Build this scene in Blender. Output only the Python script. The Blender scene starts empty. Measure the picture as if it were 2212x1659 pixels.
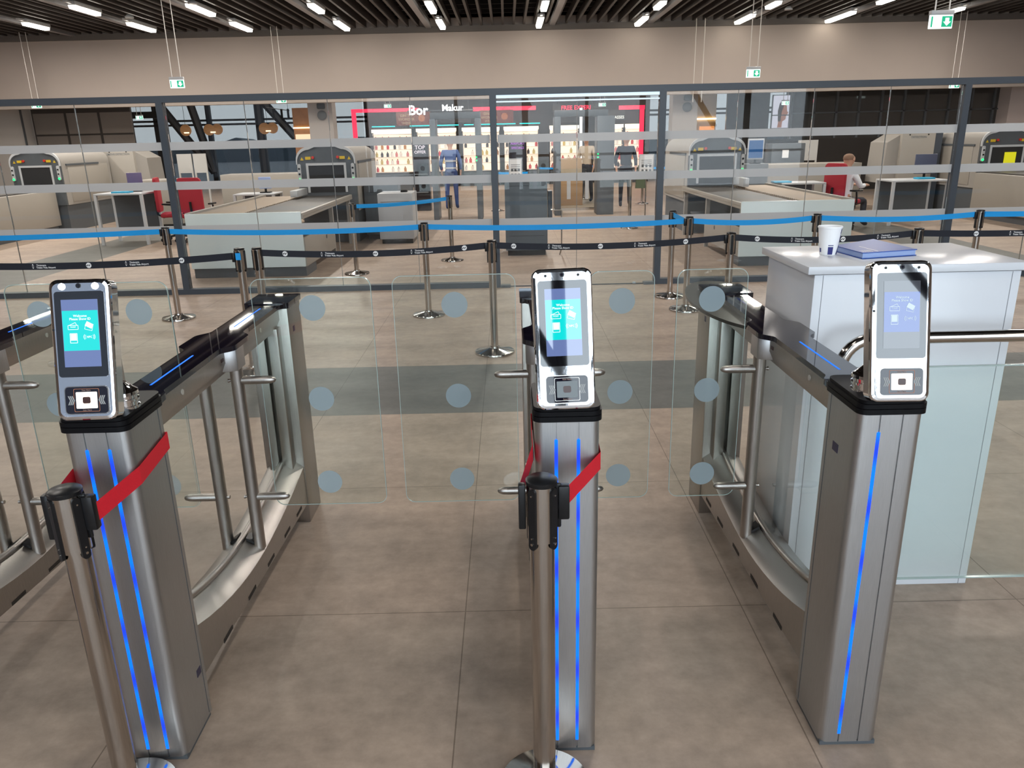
import bpy, bmesh, math, random
from mathutils import Vector, Matrix
random.seed(7)
sc = bpy.context.scene
col = sc.collection

# ---------------------------------------------------------------- camera
CAM_H = 1.75
def make_camera():
    p, r = math.radians(17.8), math.radians(1.3)
    F = Vector((0, math.cos(p), -math.sin(p)))
    R0 = Vector((1, 0, 0)); U0 = R0.cross(F)
    R = R0*math.cos(r) - U0*math.sin(r)
    U = R0*math.sin(r) + U0*math.cos(r)
    cd = bpy.data.cameras.new('camera'); c = bpy.data.objects.new('camera', cd); col.objects.link(c)
    c.matrix_world = Matrix(((R.x, U.x, -F.x, 0), (R.y, U.y, -F.y, 0), (R.z, U.z, -F.z, CAM_H), (0, 0, 0, 1)))
    cd.sensor_fit = 'HORIZONTAL'; cd.sensor_width = 36; cd.lens = 1665/2212*36
    cd.clip_start = 0.05; cd.clip_end = 300
    sc.camera = c
make_camera()

# ---------------------------------------------------------------- world, light, exposure
sc.view_settings.view_transform = 'Standard'; sc.view_settings.look = 'None'
sc.view_settings.gamma = 1; sc.view_settings.use_curve_mapping = False
sc.view_settings.exposure = 0.0
w = bpy.data.worlds.new('overcast_sky'); sc.world = w; w.use_nodes = True
bg = w.node_tree.nodes['Background']
bg.inputs[0].default_value = (0.80, 0.90, 1.0, 1); bg.inputs[1].default_value = 5.0

def area(name, loc, rot, sx, sy, power, color=(1, .93, .86)):
    l = bpy.data.lights.new(name, 'AREA'); l.shape = 'RECTANGLE'; l.size = sx; l.size_y = sy
    l.energy = power; l.color = color
    o = bpy.data.objects.new(name, l); col.objects.link(o); o.location = loc; o.rotation_euler = rot
    return o
# ceiling luminaires above and behind the camera and over the hall (rows of tubes), as area lamps at the slat ceiling
for i, x in enumerate((-11.5, -8.6, -4.0, 0.9, 5.9, 10.8)):
    for j, (y, pw_) in enumerate(((4.5, 45), (8.5, 55), (12.5, 75), (16.0, 110), (18.6, 95))):
        area('ceiling_row_light', (x, y, 4.30), (0, 0, 0), 0.13, 1.3, pw_*1.05)
# added fill lights high behind the camera, to brighten pedestals and near floor
for x in (-9, -3, 3, 9):
    for y in (-5.0, -0.5):
        area('added_fill_light', (x, y, 8.7), (0, 0, 0), 1.2, 1.2, 65)
# ceiling lights of the zone beyond the bulkhead
for x in (-11, -7.5, -3.5, 0.5, 4.5, 8.5, 12):
    area('rear_zone_light', (x, 26.5, 5.2), (0, 0, 0), 1.0, 3.0, 130)
# shop lighting
for x in (-3.8, -1.2, 1.4, 4.0):
    area('shop_light', (x, 28.6, 2.75), (math.radians(20), 0, 0), 1.6, 0.3, 26, (1, .85, .72))

# ---------------------------------------------------------------- materials
MATS = {}
def nodes_of(name):
    m = bpy.data.materials.new(name); m.use_nodes = True
    return m, m.node_tree, m.node_tree.nodes['Principled BSDF']
def mat(name, color, rough=0.5, metal=0.0, noise=0.0, scale=20, bump=0.0, spec=None, coat=0.0, stretch=None):
    if name in MATS: return MATS[name]
    m, nt, b = nodes_of(name)
    b.inputs['Base Color'].default_value = (*color, 1); b.inputs['Roughness'].default_value = rough
    b.inputs['Metallic'].default_value = metal
    if spec is not None: b.inputs['Specular IOR Level'].default_value = spec
    if coat: b.inputs['Coat Weight'].default_value = coat
    if noise or bump:
        tc = nt.nodes.new('ShaderNodeTexCoord'); mp = nt.nodes.new('ShaderNodeMapping')
        if stretch: mp.inputs['Scale'].default_value = stretch
        n = nt.nodes.new('ShaderNodeTexNoise'); n.inputs['Scale'].default_value = scale; n.inputs['Detail'].default_value = 5
        nt.links.new(tc.outputs['Object'], mp.inputs['Vector']); nt.links.new(mp.outputs['Vector'], n.inputs['Vector'])
        if noise:
            r = nt.nodes.new('ShaderNodeValToRGB')
            r.color_ramp.elements[0].position = .3; r.color_ramp.elements[1].position = .7
            r.color_ramp.elements[0].color = (*[c*(1-noise) for c in color], 1)
            r.color_ramp.elements[1].color = (*[min(1, c*(1+noise)) for c in color], 1)
            nt.links.new(n.outputs['Fac'], r.inputs['Fac']); nt.links.new(r.outputs['Color'], b.inputs['Base Color'])
        if bump:
            bp = nt.nodes.new('ShaderNodeBump'); bp.inputs['Strength'].default_value = bump; bp.inputs['Distance'].default_value = .002
            nt.links.new(n.outputs['Fac'], bp.inputs['Height']); nt.links.new(bp.outputs['Normal'], b.inputs['Normal'])
    MATS[name] = m; return m
def emis(name, color, strength, base=(0, 0, 0)):
    if name in MATS: return MATS[name]
    m, nt, b = nodes_of(name)
    b.inputs['Base Color'].default_value = (*base, 1); b.inputs['Emission Color'].default_value = (*color, 1)
    b.inputs['Emission Strength'].default_value = strength; b.inputs['Roughness'].default_value = .02 if name.startswith('screen') else .4
    if name.startswith('screen'): b.inputs['Specular IOR Level'].default_value = 1.0; b.inputs['Coat Weight'].default_value = 1.0; b.inputs['Coat Roughness'].default_value = 0
    MATS[name] = m; return m
def glass(name, tint=(.9, .94, .92), refl=0.06, maxr=.55, frost=0.0, fcol=(.75, .78, .78), fk=1.0):
    if name in MATS: return MATS[name]
    m = bpy.data.materials.new(name); m.use_nodes = True; nt = m.node_tree; nt.nodes.clear()
    out = nt.nodes.new('ShaderNodeOutputMaterial')
    tr = nt.nodes.new('ShaderNodeBsdfTransparent'); tr.inputs[0].default_value = (*tint, 1)
    gl = nt.nodes.new('ShaderNodeBsdfGlossy'); gl.inputs['Roughness'].default_value = 0.0; gl.inputs[0].default_value = (1, 1, 1, 1)
    fr = nt.nodes.new('ShaderNodeFresnel'); fr.inputs[0].default_value = 1.45
    mx = nt.nodes.new('ShaderNodeMath'); mx.operation = 'MULTIPLY_ADD'; mx.inputs[1].default_value = fk; mx.inputs[2].default_value = refl
    cl = nt.nodes.new('ShaderNodeMath'); cl.operation = 'MINIMUM'; cl.inputs[1].default_value = maxr
    mix = nt.nodes.new('ShaderNodeMixShader')
    nt.links.new(fr.outputs[0], mx.inputs[0]); nt.links.new(mx.outputs[0], cl.inputs[0]); nt.links.new(cl.outputs[0], mix.inputs[0])
    nt.links.new(tr.outputs[0], mix.inputs[1]); nt.links.new(gl.outputs[0], mix.inputs[2])
    last = mix.outputs[0]
    if frost:
        d = nt.nodes.new('ShaderNodeBsdfDiffuse'); d.inputs[0].default_value = (*fcol, 1)
        m2 = nt.nodes.new('ShaderNodeMixShader'); m2.inputs[0].default_value = frost
        nt.links.new(last, m2.inputs[1]); nt.links.new(d.outputs[0], m2.inputs[2]); last = m2.outputs[0]
    nt.links.new(last, out.inputs[0]); MATS[name] = m; return m

def led_material():
    m, nt, b = nodes_of('blue_led'); N = nt.nodes
    tc = N.new('ShaderNodeTexCoord'); sp = N.new('ShaderNodeSeparateXYZ'); nt.links.new(tc.outputs['Object'], sp.inputs[0])
    mu = N.new('ShaderNodeMath'); mu.operation = 'MULTIPLY'; mu.inputs[1].default_value = 2*math.pi/0.165
    si = N.new('ShaderNodeMath'); si.operation = 'SINE'; ab = N.new('ShaderNodeMath'); ab.operation = 'MULTIPLY_ADD'; ab.inputs[1].default_value = .5; ab.inputs[2].default_value = .62
    nt.links.new(sp.outputs['Z'], mu.inputs[0]); nt.links.new(mu.outputs[0], si.inputs[0]); nt.links.new(si.outputs[0], ab.inputs[0])
    r = N.new('ShaderNodeValToRGB'); r.color_ramp.elements[0].color = (.015, .025, .9, 1); r.color_ramp.elements[1].color = (.004, .16, 1, 1)
    r.color_ramp.elements[1].position = .75
    nt.links.new(ab.outputs[0], r.inputs[0]); nt.links.new(r.outputs[0], b.inputs['Emission Color'])
    b.inputs['Emission Strength'].default_value = 1.7; b.inputs['Base Color'].default_value = (0, .0, .02, 1); b.inputs['Specular IOR Level'].default_value = .1
    return m

def floor_material():
    m, nt, b = nodes_of('stone_tile_floor'); N = nt.nodes; L = nt.links
    tc = N.new('ShaderNodeTexCoord'); sp = N.new('ShaderNodeSeparateXYZ'); L.new(tc.outputs['Object'], sp.inputs[0])
    def math_(op, a, v=None, v2=None):
        n = N.new('ShaderNodeMath'); n.operation = op
        if isinstance(a, (int, float)): n.inputs[0].default_value = a
        else: L.new(a, n.inputs[0])
        if v is not None:
            if isinstance(v, (int, float)): n.inputs[1].default_value = v
            else: L.new(v, n.inputs[1])
        if v2 is not None: n.inputs[2].default_value = v2
        return n.outputs[0]
    def grout(axis, off, period):
        a = math_('SUBTRACT', sp.outputs[axis], off - period*50)
        a = math_('DIVIDE', a, period); a = math_('FRACT', a); a = math_('SUBTRACT', a, .5); a = math_('ABSOLUTE', a)
        return math_('GREATER_THAN', a, .5 - .0022/period)
    g = math_('MAXIMUM', grout('X', -.2, 1.068), grout('Y', 2.578, 1.135))
    def band(axis, lo, hi):
        return math_('MULTIPLY', math_('GREATER_THAN', sp.outputs[axis], lo), math_('LESS_THAN', sp.outputs[axis], hi))
    d1 = band('Y', 4.848, 5.983)
    far = math_('GREATER_THAN', sp.outputs['Y'], 5.983)
    d2 = math_('MULTIPLY', math_('MAXIMUM', band('X', -7.676, -6.608), band('X', 6.208, 7.276)), far)
    dark = math_('MAXIMUM', d1, d2)
    n1 = N.new('ShaderNodeTexNoise'); n1.inputs['Scale'].default_value = 1.6; n1.inputs['Detail'].default_value = 8; n1.inputs['Roughness'].default_value = .62
    mp = N.new('ShaderNodeMapping'); mp.inputs['Scale'].default_value = (1, 2.4, 1)
    L.new(tc.outputs['Object'], mp.inputs[0]); L.new(mp.outputs[0], n1.inputs['Vector'])
    n2 = N.new('ShaderNodeTexNoise'); n2.inputs['Scale'].default_value = 14; n2.inputs['Detail'].default_value = 9; n2.inputs['Roughness'].default_value = .7
    L.new(tc.outputs['Object'], n2.inputs['Vector'])
    mixn = math_('ADD', math_('MULTIPLY', n1.outputs['Fac'], .55), math_('MULTIPLY', n2.outputs['Fac'], .45))
    r = N.new('ShaderNodeValToRGB'); e = r.color_ramp.elements
    e[0].position = .30; e[0].color = (.205, .158, .124, 1); e[1].position = .70; e[1].color = (.450, .348, .272, 1)
    L.new(mixn, r.inputs[0])
    hs = N.new('ShaderNodeMixRGB'); hs.blend_type = 'MULTIPLY'; hs.inputs[2].default_value = (.33, .43, .50, 1)
    L.new(dark, hs.inputs[0]); L.new(r.outputs[0], hs.inputs[1])
    gm = N.new('ShaderNodeMixRGB'); gm.blend_type = 'MULTIPLY'; gm.inputs[2].default_value = (.5, .48, .46, 1)
    L.new(g, gm.inputs[0]); L.new(hs.outputs[0], gm.inputs[1])
    L.new(gm.outputs[0], b.inputs['Base Color'])
    b.inputs['Roughness'].default_value = .42; b.inputs['Specular IOR Level'].default_value = .35
    bp = N.new('ShaderNodeBump'); bp.inputs['Strength'].default_value = .12; bp.inputs['Distance'].default_value = .002
    L.new(n2.outputs['Fac'], bp.inputs['Height']); L.new(bp.outputs[0], b.inputs['Normal'])
    return m

STEEL = mat('brushed_steel', (.41, .385, .36), .32, 1.0, .10, 60, .15, stretch=(14, 14, .5))
STEELP = mat('pedestal_steel', (.48, .485, .49), .38, 1.0, .07, 40, .10, stretch=(20, 20, .4))
STEELS = mat('side_panel_steel', (.38, .335, .29), .42, 1.0, .06, 50, .1, stretch=(1, 1, 1))
POLISH = mat('polished_steel_tube', (.50, .465, .43), .12, 1.0)
CHROME = mat('mirror_chrome', (.86, .87, .90), .035, 1.0, 0, 12, 0.06)
BLACK = mat('black_plastic', (.010, .010, .011), .32, spec=.3)
CAPB = mat('black_rubber_cap', (.005, .005, .006), .45, spec=.12)
GLOSSB = mat('black_gloss', (.006, .005, .012), .025, 0, spec=.8)
BEZEL = mat('black_screen_glass', (.004, .004, .006), .02, 0, spec=1.0, coat=1.0)
SLATE = mat('slate_frame_paint', (.045, .056, .072), .45)
LED = led_material()
RED = mat('red_webbing', (.66, .008, .022), .7, 0, .06, 300)
BLUEB = mat('blue_webbing', (.005, .33, .80), .65, 0, .04, 300)
BLKB = mat('black_webbing', (.007, .009, .018), .7)
WHITEP = mat('white_print', (.85, .85, .85), .6)
DESKW = mat('white_laminate', (.63, .65, .685), .22, 0, .01, 3)
GLASSP = glass('partition_glass', (.965, .97, .965), .0, .4, fk=.5)
GLASSF = glass('gate_glass', (.935, .968, .952), .0, .3, fk=.8)
GLASSE = mat('glass_edge', (.32, .40, .38), .15, 0, spec=.8)
FROST = glass('frosted_band', (.8, .8, .8), .0, .2, .78, (.58, .58, .58))
DOT = glass('frosted_dot', (.7, .76, .77), .0, .1, .78, (.29, .355, .385))
BEIGE = mat('beige_machine_paint', (.31, .285, .25), .45, 0, .02, 2)
BEIGE2 = mat('warm_grey_machine_paint', (.30, .28, .255), .5)
DGREY = mat('dark_slate_machine', (.075, .085, .095), .5)
MGREY = mat('mid_grey_plastic', (.16, .175, .185), .45)
LGREY = mat('light_grey_plastic', (.48, .49, .50), .4)
PALE = mat('pale_glass_panel', (.66, .74, .74), .25)
REDF = mat('crimson_fabric', (.33, .008, .022), .75, 0, .08, 80)
SKIN = mat('skin', (.52, .30, .21), .6)
WSHIRT = mat('white_shirt', (.78, .80, .84), .8)
DKCLOTH = mat('dark_cloth', (.018, .02, .03), .85)
NAVY = mat('navy_cloth', (.025, .05, .16), .8)
BEIGEC = mat('beige_knit', (.52, .43, .33), .9)
WOOD = mat('light_wood', (.47, .24, .09), .5, 0, .2, 6, 0, stretch=(1, 1, 10))
TUBE = emis('lit_tube', (1, .93, .80), 14)
GREENL = emis('green_lamp', (.02, 1, .22), 2.2)

# ---------------------------------------------------------------- mesh helpers
class MB:
    def __init__(s): s.v = []; s.f = []; s.m = []; s.cur = 0
    def _add(s, vs, fs):
        o = len(s.v); s.v += [tuple(v) for v in vs]
        for f in fs: s.f.append(tuple(i+o for i in f)); s.m.append(s.cur)
        return s
    def box(s, x0, y0, z0, x1, y1, z1):
        x0, x1 = min(x0, x1), max(x0, x1); y0, y1 = min(y0, y1), max(y0, y1); z0, z1 = min(z0, z1), max(z0, z1)
        return s._add([(x0, y0, z0), (x1, y0, z0), (x1, y1, z0), (x0, y1, z0), (x0, y0, z1), (x1, y0, z1), (x1, y1, z1), (x0, y1, z1)],
                      [(0, 3, 2, 1), (4, 5, 6, 7), (0, 1, 5, 4), (1, 2, 6, 5), (2, 3, 7, 6), (3, 0, 4, 7)])
    def cyl(s, p0, p1, r0, r1=None, n=20):
        r1 = r0 if r1 is None else r1
        p0, p1 = Vector(p0), Vector(p1); d = (p1-p0).normalized()
        a = d.orthogonal().normalized(); b = d.cross(a)
        vs = []
        for p, r in ((p0, r0), (p1, r1)):
            for i in range(n):
                t = 2*math.pi*i/n; vs.append(p + a*math.cos(t)*r + b*math.sin(t)*r)
        fs = [(i, (i+1) % n, n+(i+1) % n, n+i) for i in range(n)] + [tuple(reversed(range(n))), tuple(range(n, 2*n))]
        return s._add(vs, fs)
    def tube(s, pts, r, n=14):
        pts = [Vector(p) for p in pts]; vs = []; a = None
        for i, p in enumerate(pts):
            d = (pts[min(i+1, len(pts)-1)] - pts[max(i-1, 0)]).normalized()
            if a is None: a = d.orthogonal().normalized()
            else: a = (a - d*a.dot(d)).normalized()
            b = d.cross(a); rr = r[i] if isinstance(r, (list, tuple)) else r
            for k in range(n):
                t = 2*math.pi*k/n; vs.append(p + a*math.cos(t)*rr + b*math.sin(t)*rr)
        fs = []
        for i in range(len(pts)-1):
            for k in range(n): fs.append((i*n+k, i*n+(k+1) % n, (i+1)*n+(k+1) % n, (i+1)*n+k))
        fs += [tuple(reversed(range(n))), tuple(range((len(pts)-1)*n, len(pts)*n))]
        return s._add(vs, fs)
    def lathe(s, prof, n=32, c=(0, 0, 0)):
        vs = []; fs = []; m = len(prof)
        for r, z in prof:
            for k in range(n):
                t = 2*math.pi*k/n; vs.append((c[0]+r*math.cos(t), c[1]+r*math.sin(t), c[2]+z))
        for i in range(m-1):
            for k in range(n): fs.append((i*n+k, i*n+(k+1) % n, (i+1)*n+(k+1) % n, (i+1)*n+k))
        fs += [tuple(reversed(range(n))), tuple(range((m-1)*n, m*n))]
        return s._add(vs, fs)
    def prism(s, poly, axis, a0, a1):
        def P(u, v, a): return (u, v, a) if axis == 'z' else ((u, a, v) if axis == 'y' else (a, u, v))
        n = len(poly); vs = [P(u, v, a0) for u, v in poly] + [P(u, v, a1) for u, v in poly]
        fs = [(i, (i+1) % n, n+(i+1) % n, n+i) for i in range(n)] + [tuple(reversed(range(n))), tuple(range(n, 2*n))]
        return s._add(vs, fs)
    def strip(s, top, bot):
        n = len(top); return s._add(list(top)+list(bot), [(i, i+1, n+i+1, n+i) for i in range(n-1)])
    def grid(s, rows):
        m = len(rows[0]); vs = [p for r in rows for p in r]
        return s._add(vs, [(i*m+j, i*m+j+1, (i+1)*m+j+1, (i+1)*m+j) for i in range(len(rows)-1) for j in range(m-1)])
    def xf(s, M, start=0):
        for i in range(start, len(s.v)): s.v[i] = tuple(M @ Vector(s.v[i]))
        return s
    def build(s, name, mats, parent=None, bevel=0, seg=2, smooth=True, loc=None):
        me = bpy.data.meshes.new(name); me.from_pydata([tuple(v) for v in s.v], [], s.f)
        if not isinstance(mats, (list, tuple)): mats = [mats]
        for m in mats: me.materials.append(m)
        for p, mi in zip(me.polygons, s.m): p.material_index = mi
        bm = bmesh.new(); bm.from_mesh(me); bmesh.ops.recalc_face_normals(bm, faces=bm.faces)
        if bevel:
            eds = [e for e in bm.edges if len(e.link_faces) == 2 and e.calc_face_angle(0) > .7]
            bmesh.ops.bevel(bm, geom=eds, offset=bevel, segments=seg, profile=.5, affect='EDGES', clamp_overlap=True)
        bm.to_mesh(me); bm.free()
        if smooth:
            me.polygons.foreach_set('use_smooth', [True]*len(me.polygons))
            me.set_sharp_from_angle(angle=math.radians(38))
        o = bpy.data.objects.new(name, me); col.objects.link(o)
        if parent: o.parent = parent
        if loc: o.location = loc
        return o

def tag(o, label=None, cat=None, group=None, kind=None):
    if label: o['label'] = label
    if cat: o['category'] = cat
    if group: o['group'] = group
    if kind: o['kind'] = kind
    return o
def thing(name, label, cat, loc=(0, 0, 0), rz=0, group=None):
    o = bpy.data.objects.new(name, None); col.objects.link(o); o.empty_display_size = .1
    o.location = loc; o.rotation_euler = (0, 0, rz); return tag(o, label, cat, group)
def copy_tree(o, parent=None):
    c = o.copy(); col.objects.link(c)
    if parent is not None: c.parent = parent
    for ch in o.children: copy_tree(ch, c)
    return c
def struct(o): o['kind'] = 'structure'; return o
def rrect(w, h, r, n=6, cx=0, cy=0):
    p = []
    for (sx, sy, a0) in ((1, 1, 0), (-1, 1, 90), (-1, -1, 180), (1, -1, 270)):
        for i in range(n+1):
            a = math.radians(a0 + 90*i/n); p.append((cx+sx*(w/2-r)+r*math.cos(a), cy+sy*(h/2-r)+r*math.sin(a)))
    return p
_tc = {}
def text_mesh(s, size, bold=False):
    """flat text as (verts2d, faces) centred on its left-middle"""
    if (s, size) in _tc: return _tc[(s, size)]
    cu = bpy.data.curves.new('lettering', 'FONT'); cu.body = s; cu.size = size; cu.resolution_u = 2
    cu.offset = size*.02 if bold else 0
    o = bpy.data.objects.new('lettering', cu); col.objects.link(o)
    me = bpy.data.meshes.new_from_object(o.evaluated_get(bpy.context.evaluated_depsgraph_get()))
    vs = [(v.co.x, v.co.y) for v in me.vertices]; fs = [tuple(p.vertices) for p in me.polygons]
    bpy.data.objects.remove(o); bpy.data.curves.remove(cu); bpy.data.meshes.remove(me)
    _tc[(s, size)] = (vs, fs); return vs, fs
def add_text(mb, s, size, fn, bold=True, center=True):
    """fn maps (u, v) -> xyz"""
    vs, fs = text_mesh(s, size, bold)
    if not vs: return
    us = [v[0] for v in vs]; off = (min(us)+max(us))/2 if center else 0
    mb._add([fn(u-off, v-size*.33) for u, v in vs], fs)
def disc(mb, fn, r, n=20, cu=0, cv=0):
    mb._add([fn(cu+r*math.cos(2*math.pi*i/n), cv+r*math.sin(2*math.pi*i/n)) for i in range(n)], [tuple(range(n))])

# ================================================================ SETTING
FLOOR = floor_material()
f = MB().box(-17, -7.5, -.1, 17, 36, 0).build('floor', FLOOR); struct(f)

# slatted ceiling of the first hall (slats run away from the camera)
SLAT = mat('dark_ceiling_slat', (.040, .033, .030), .5)
VOID = mat('ceiling_void', (.018, .016, .016), .9)
c = MB(); c.box(-17, 2.4, 5.3, 17, 22.3, 5.4); c.box(-17, 2.3, 4.45, 17, 2.4, 9.0); c.box(-17, -7.7, 9.0, 17, 2.4, 9.1)
c.cur = 1
x = -16.8
while x < 16.8:
    c.box(x-.028, 2.4, 4.52, x+.028, 21.95, 4.70); x += .275
c.cur = 0
y = 8.0
while y < 22: c.box(-17, y, 4.72, 17, y+.08, 4.86); y += .7
struct(c.build('ceiling', [VOID, SLAT], smooth=False))
c = MB().box(-17, 22.3, 5.6, 17, 36, 5.7)
for y in (24, 27, 30, 33): c.box(-17, y, 5.2, 17, y+.25, 5.6)
struct(c.build('ceiling', mat('rear_ceiling', (.10, .09, .085), .8), smooth=False))
# light grey service rails set in the slat ceiling
RAIL = mat('grey_ceiling_rail', (.30, .29, .30), .3, .6)
for i, x in enumerate((-11.2, -9.0, -6.7, -4.35, -1.95, 1.25, 3.8, 6.3, 8.7, 11.2)):
    struct(MB().box(x-.07, 5, 4.47, x+.07, 21.9, 4.56).build('trim_%d' % (i+1), RAIL, smooth=False))
# bulkhead above the opening to the shops
WALLM = mat('taupe_wall_paint', (.44, .375, .33), .75, 0, .02, 1.2)
struct(MB().box(-17, 22.0, 2.73, 17, 22.3, 5.3).build('wall_front', WALLM, smooth=False))
struct(MB().box(-17, 21.93, 4.38, 17, 22.0, 4.52).build('trim_11', mat('shadow_gap', (.12, .105, .095), .7), smooth=False))
# side walls
struct(MB().box(-17.2, -7.5, 0, -17, 36, 9.1).build('wall_left', WALLM, smooth=False))
struct(MB().box(17, -7.5, 0, 17.2, 36, 9.1).build('wall_right', WALLM, smooth=False))
# glazed wall behind the camera: solid at the left, tall panes with steel braces at the right
DKSTEEL = mat('dark_structural_steel', (.02, .022, .027), .5)
struct(MB().box(-17, -7.7, 0, -9.8, -7.5, 9.1).box(-9.8, -7.7, 8.6, -4.6, -7.5, 9.1).box(-9.8, -7.7, 0, -4.6, -7.5, .6).box(9.8, -7.7, 0, 17, -7.5, 9.1).box(-4.6, -7.7, 8.6, 9.8, -7.5, 9.1).build('wall_back', WALLM, smooth=False))
wb = MB()
for x in (-4.5, -1.6, 2.6, 9.7): wb.box(x-.05, -7.66, 0, x+.05, -7.5, 8.6)
for z in (0.0, 1.1, 6.4): wb.box(-4.6, -7.64, z, 9.8, -7.52, z+.08)
b = struct(wb.build('window_1', DKSTEEL, smooth=False))
gl_ = MB().box(-4.6, -7.60, 0, 9.8, -7.59, 8.6).build('window_pane', glass('clear_window_glass', (.97, .98, .98), .0, .2), b, smooth=False)
br = MB()
for (xa, za, xb, zb) in ((-2.2, 7.9, .75, 2.60), (2.9, 7.4, 6.6, 1.9)):
    br.tube([(xa, -7.0, za), (xb, -7.0, zb)], .09, 10)
for xa in (.60, 4.3, 7.6): br.tube([(xa, -7.0, 0), (xa, -7.0, 8.9)], .10, 10)
struct(br.build('trim_12', DKSTEEL))

wl = MB()  # unseen glazing added so the left terminal's chrome reflects dim daylight
for x in (-9.7, -7.2, -4.7): wl.box(x-.06, -7.66, .6, x+.06, -7.5, 8.6)
for z in (.6, 2.2, 5.2): wl.box(-9.8, -7.64, z, -4.6, -7.52, z+.08)
wlo = struct(wl.build('added_window', DKSTEEL, smooth=False))
MB().box(-9.8, -7.60, .6, -4.6, -7.59, 8.6).build('window_pane', glass('dimmed_reflection_glass', (.28, .29, .31), .0, .2), wlo, smooth=False)
# far glazing onto the apron at the end of the rear zone
gz = MB()
for k in range(16):
    x = -16.8 + k*2.2; gz.box(x-.09, 34.0, 0, x+.09, 34.2, 5.6)
for z in (0, 2.45, 2.62, 5.3): gz.box(-17, 34.0, z, 17, 34.14, z+.08)
gzo = struct(gz.build('window_2', DKSTEEL, smooth=False))
MB().box(-17, 34.08, 0, 17, 34.09, 5.6).build('window_pane', glass('tinted_far_glass', (.33, .33, .325), .0, .2), gzo, smooth=False)
# slanted steel braces inside the far glazing
bz = MB()
for xa, za, xb, zb in ((-14.3, 3.6, -12.2, .6), (-12.9, 3.6, -12.2, .6), (-10.1, 3.6, -7.6, .6), (-10.1, 3.6, -10.1, 0), (-4.8, 3.6, -3.2, .4), (-4.8, 3.6, -4.8, 0),
                       (1.6, 3.6, 3.0, 0), (7.4, 3.6, 6.3, 0)):
    bz.tube([(xa, 33.4, za), (xb, 33.4, zb)], .17, 8)
struct(bz.build('trim_13', DKSTEEL))
# apron and dark tree line outside
struct(MB().box(-80, 36, -1.2, 80, 140, -1.0).build('ground_outside', mat('apron_asphalt', (.11, .13, .155), .8, 0, .1, .3), smooth=False))
hl = MB(); top = []; bot = []
for k in range(81):
    x = -80+2*k; top.append((x, 120, 1.3+.5*math.sin(k*.7)+random.random()*.7)); bot.append((x, 120, -1))
hl.strip(top, bot); hl.strip([(a, 128, c_*.9) for a, b_, c_ in top], [(a, 128, -1) for a, b_, c_ in bot]); hl.strip(top, [(a, 128, c_*.9) for a, b_, c_ in top])
struct(hl.build('tree_line_outside', mat('distant_trees', (.06, .085, .11), .9)))

# ---------------------------------------------------------------- glass partition
PY = 9.35
mull = [-8.0, -3.93, -.147, 1.79, 5.25, 9.3]
beam_z0, beam_z1 = 2.20, 2.272
pm = MB().box(-9.6, PY-.05, beam_z0, 12.5, PY+.05, beam_z1)
struct(pm.build('trim_14', SLATE, smooth=False))
bays = [(-8.0, -3.93, [-6.86, -5.89, -4.91], 'window_3'), (-3.93, -.147, [-2.98, -2.03, -1.09], 'window_4'),
        (-.147, 1.79, [.815], 'door_1'), (1.79, 5.25, [2.655, 3.52, 4.39], 'window_5'), (5.25, 9.3, [6.2, 7.1, 8.1], 'window_6')]
silver = mat('door_track_aluminium', (.42, .47, .52), .3, .8)
for bi, (xa, xb, seams, nm) in enumerate(bays):
    fr = MB().box(xa-.037, PY-.05, 0, xa+.037, PY+.05, beam_z0)
    if bi == 4: fr.box(xb-.037, PY-.05, 0, xb+.037, PY+.05, beam_z0)
    if nm != 'door_1': fr.box(xa+.037, PY-.05, 0, xb-.037, PY+.05, .065)
    o = struct(fr.build(nm, SLATE, smooth=False))
    edges = [xa+.037] + seams + [xb-.037]
    for i in range(len(edges)-1):
        MB().box(edges[i]+.004, PY-.006, .01 if nm == 'door_1' else .06, edges[i+1]-.004, PY+.006, beam_z0-.002).build('pane', GLASSP, o, smooth=False)
    bm_ = MB()
    for za, zb in ((1.682, 1.772), (1.238, 1.33), (.733, .822)):
        for i in range(len(edges)-1): bm_.box(edges[i]+.006, PY-.010, za, edges[i+1]-.006, PY-.007, zb)
    bm_.build('frosted_band', FROST, o, smooth=False)
    e = MB()
    for s_ in seams: e.box(s_-.0028, PY-.007, .02, s_+.0028, PY+.007, beam_z0)
    e.build('pane_seam', mat('seam_silicone', (.20, .205, .20), .3), o, smooth=False)
    if nm == 'door_1':
        MB().box(xa+.04, PY-.045, 2.12, xb-.04, PY+.045, 2.135).box(xa+.04, PY-.035, 2.165, xb-.04, PY+.035, 2.2).build('door_track', silver, o, smooth=False)
        MB().box(xa+.04, PY-.006, 0, xb-.04, PY+.006, .012).box(xa+.04, PY-.06, 0, xa+.16, PY+.03, .03).box(xb-.16, PY-.06, 0, xb-.04, PY+.03, .03).build('floor_guide', DGREY, o, smooth=False)
        MB().box(1.50, PY-.03, .012, 1.535, PY+.0, .03).build('floor_bolt', silver, o, smooth=False)

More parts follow.
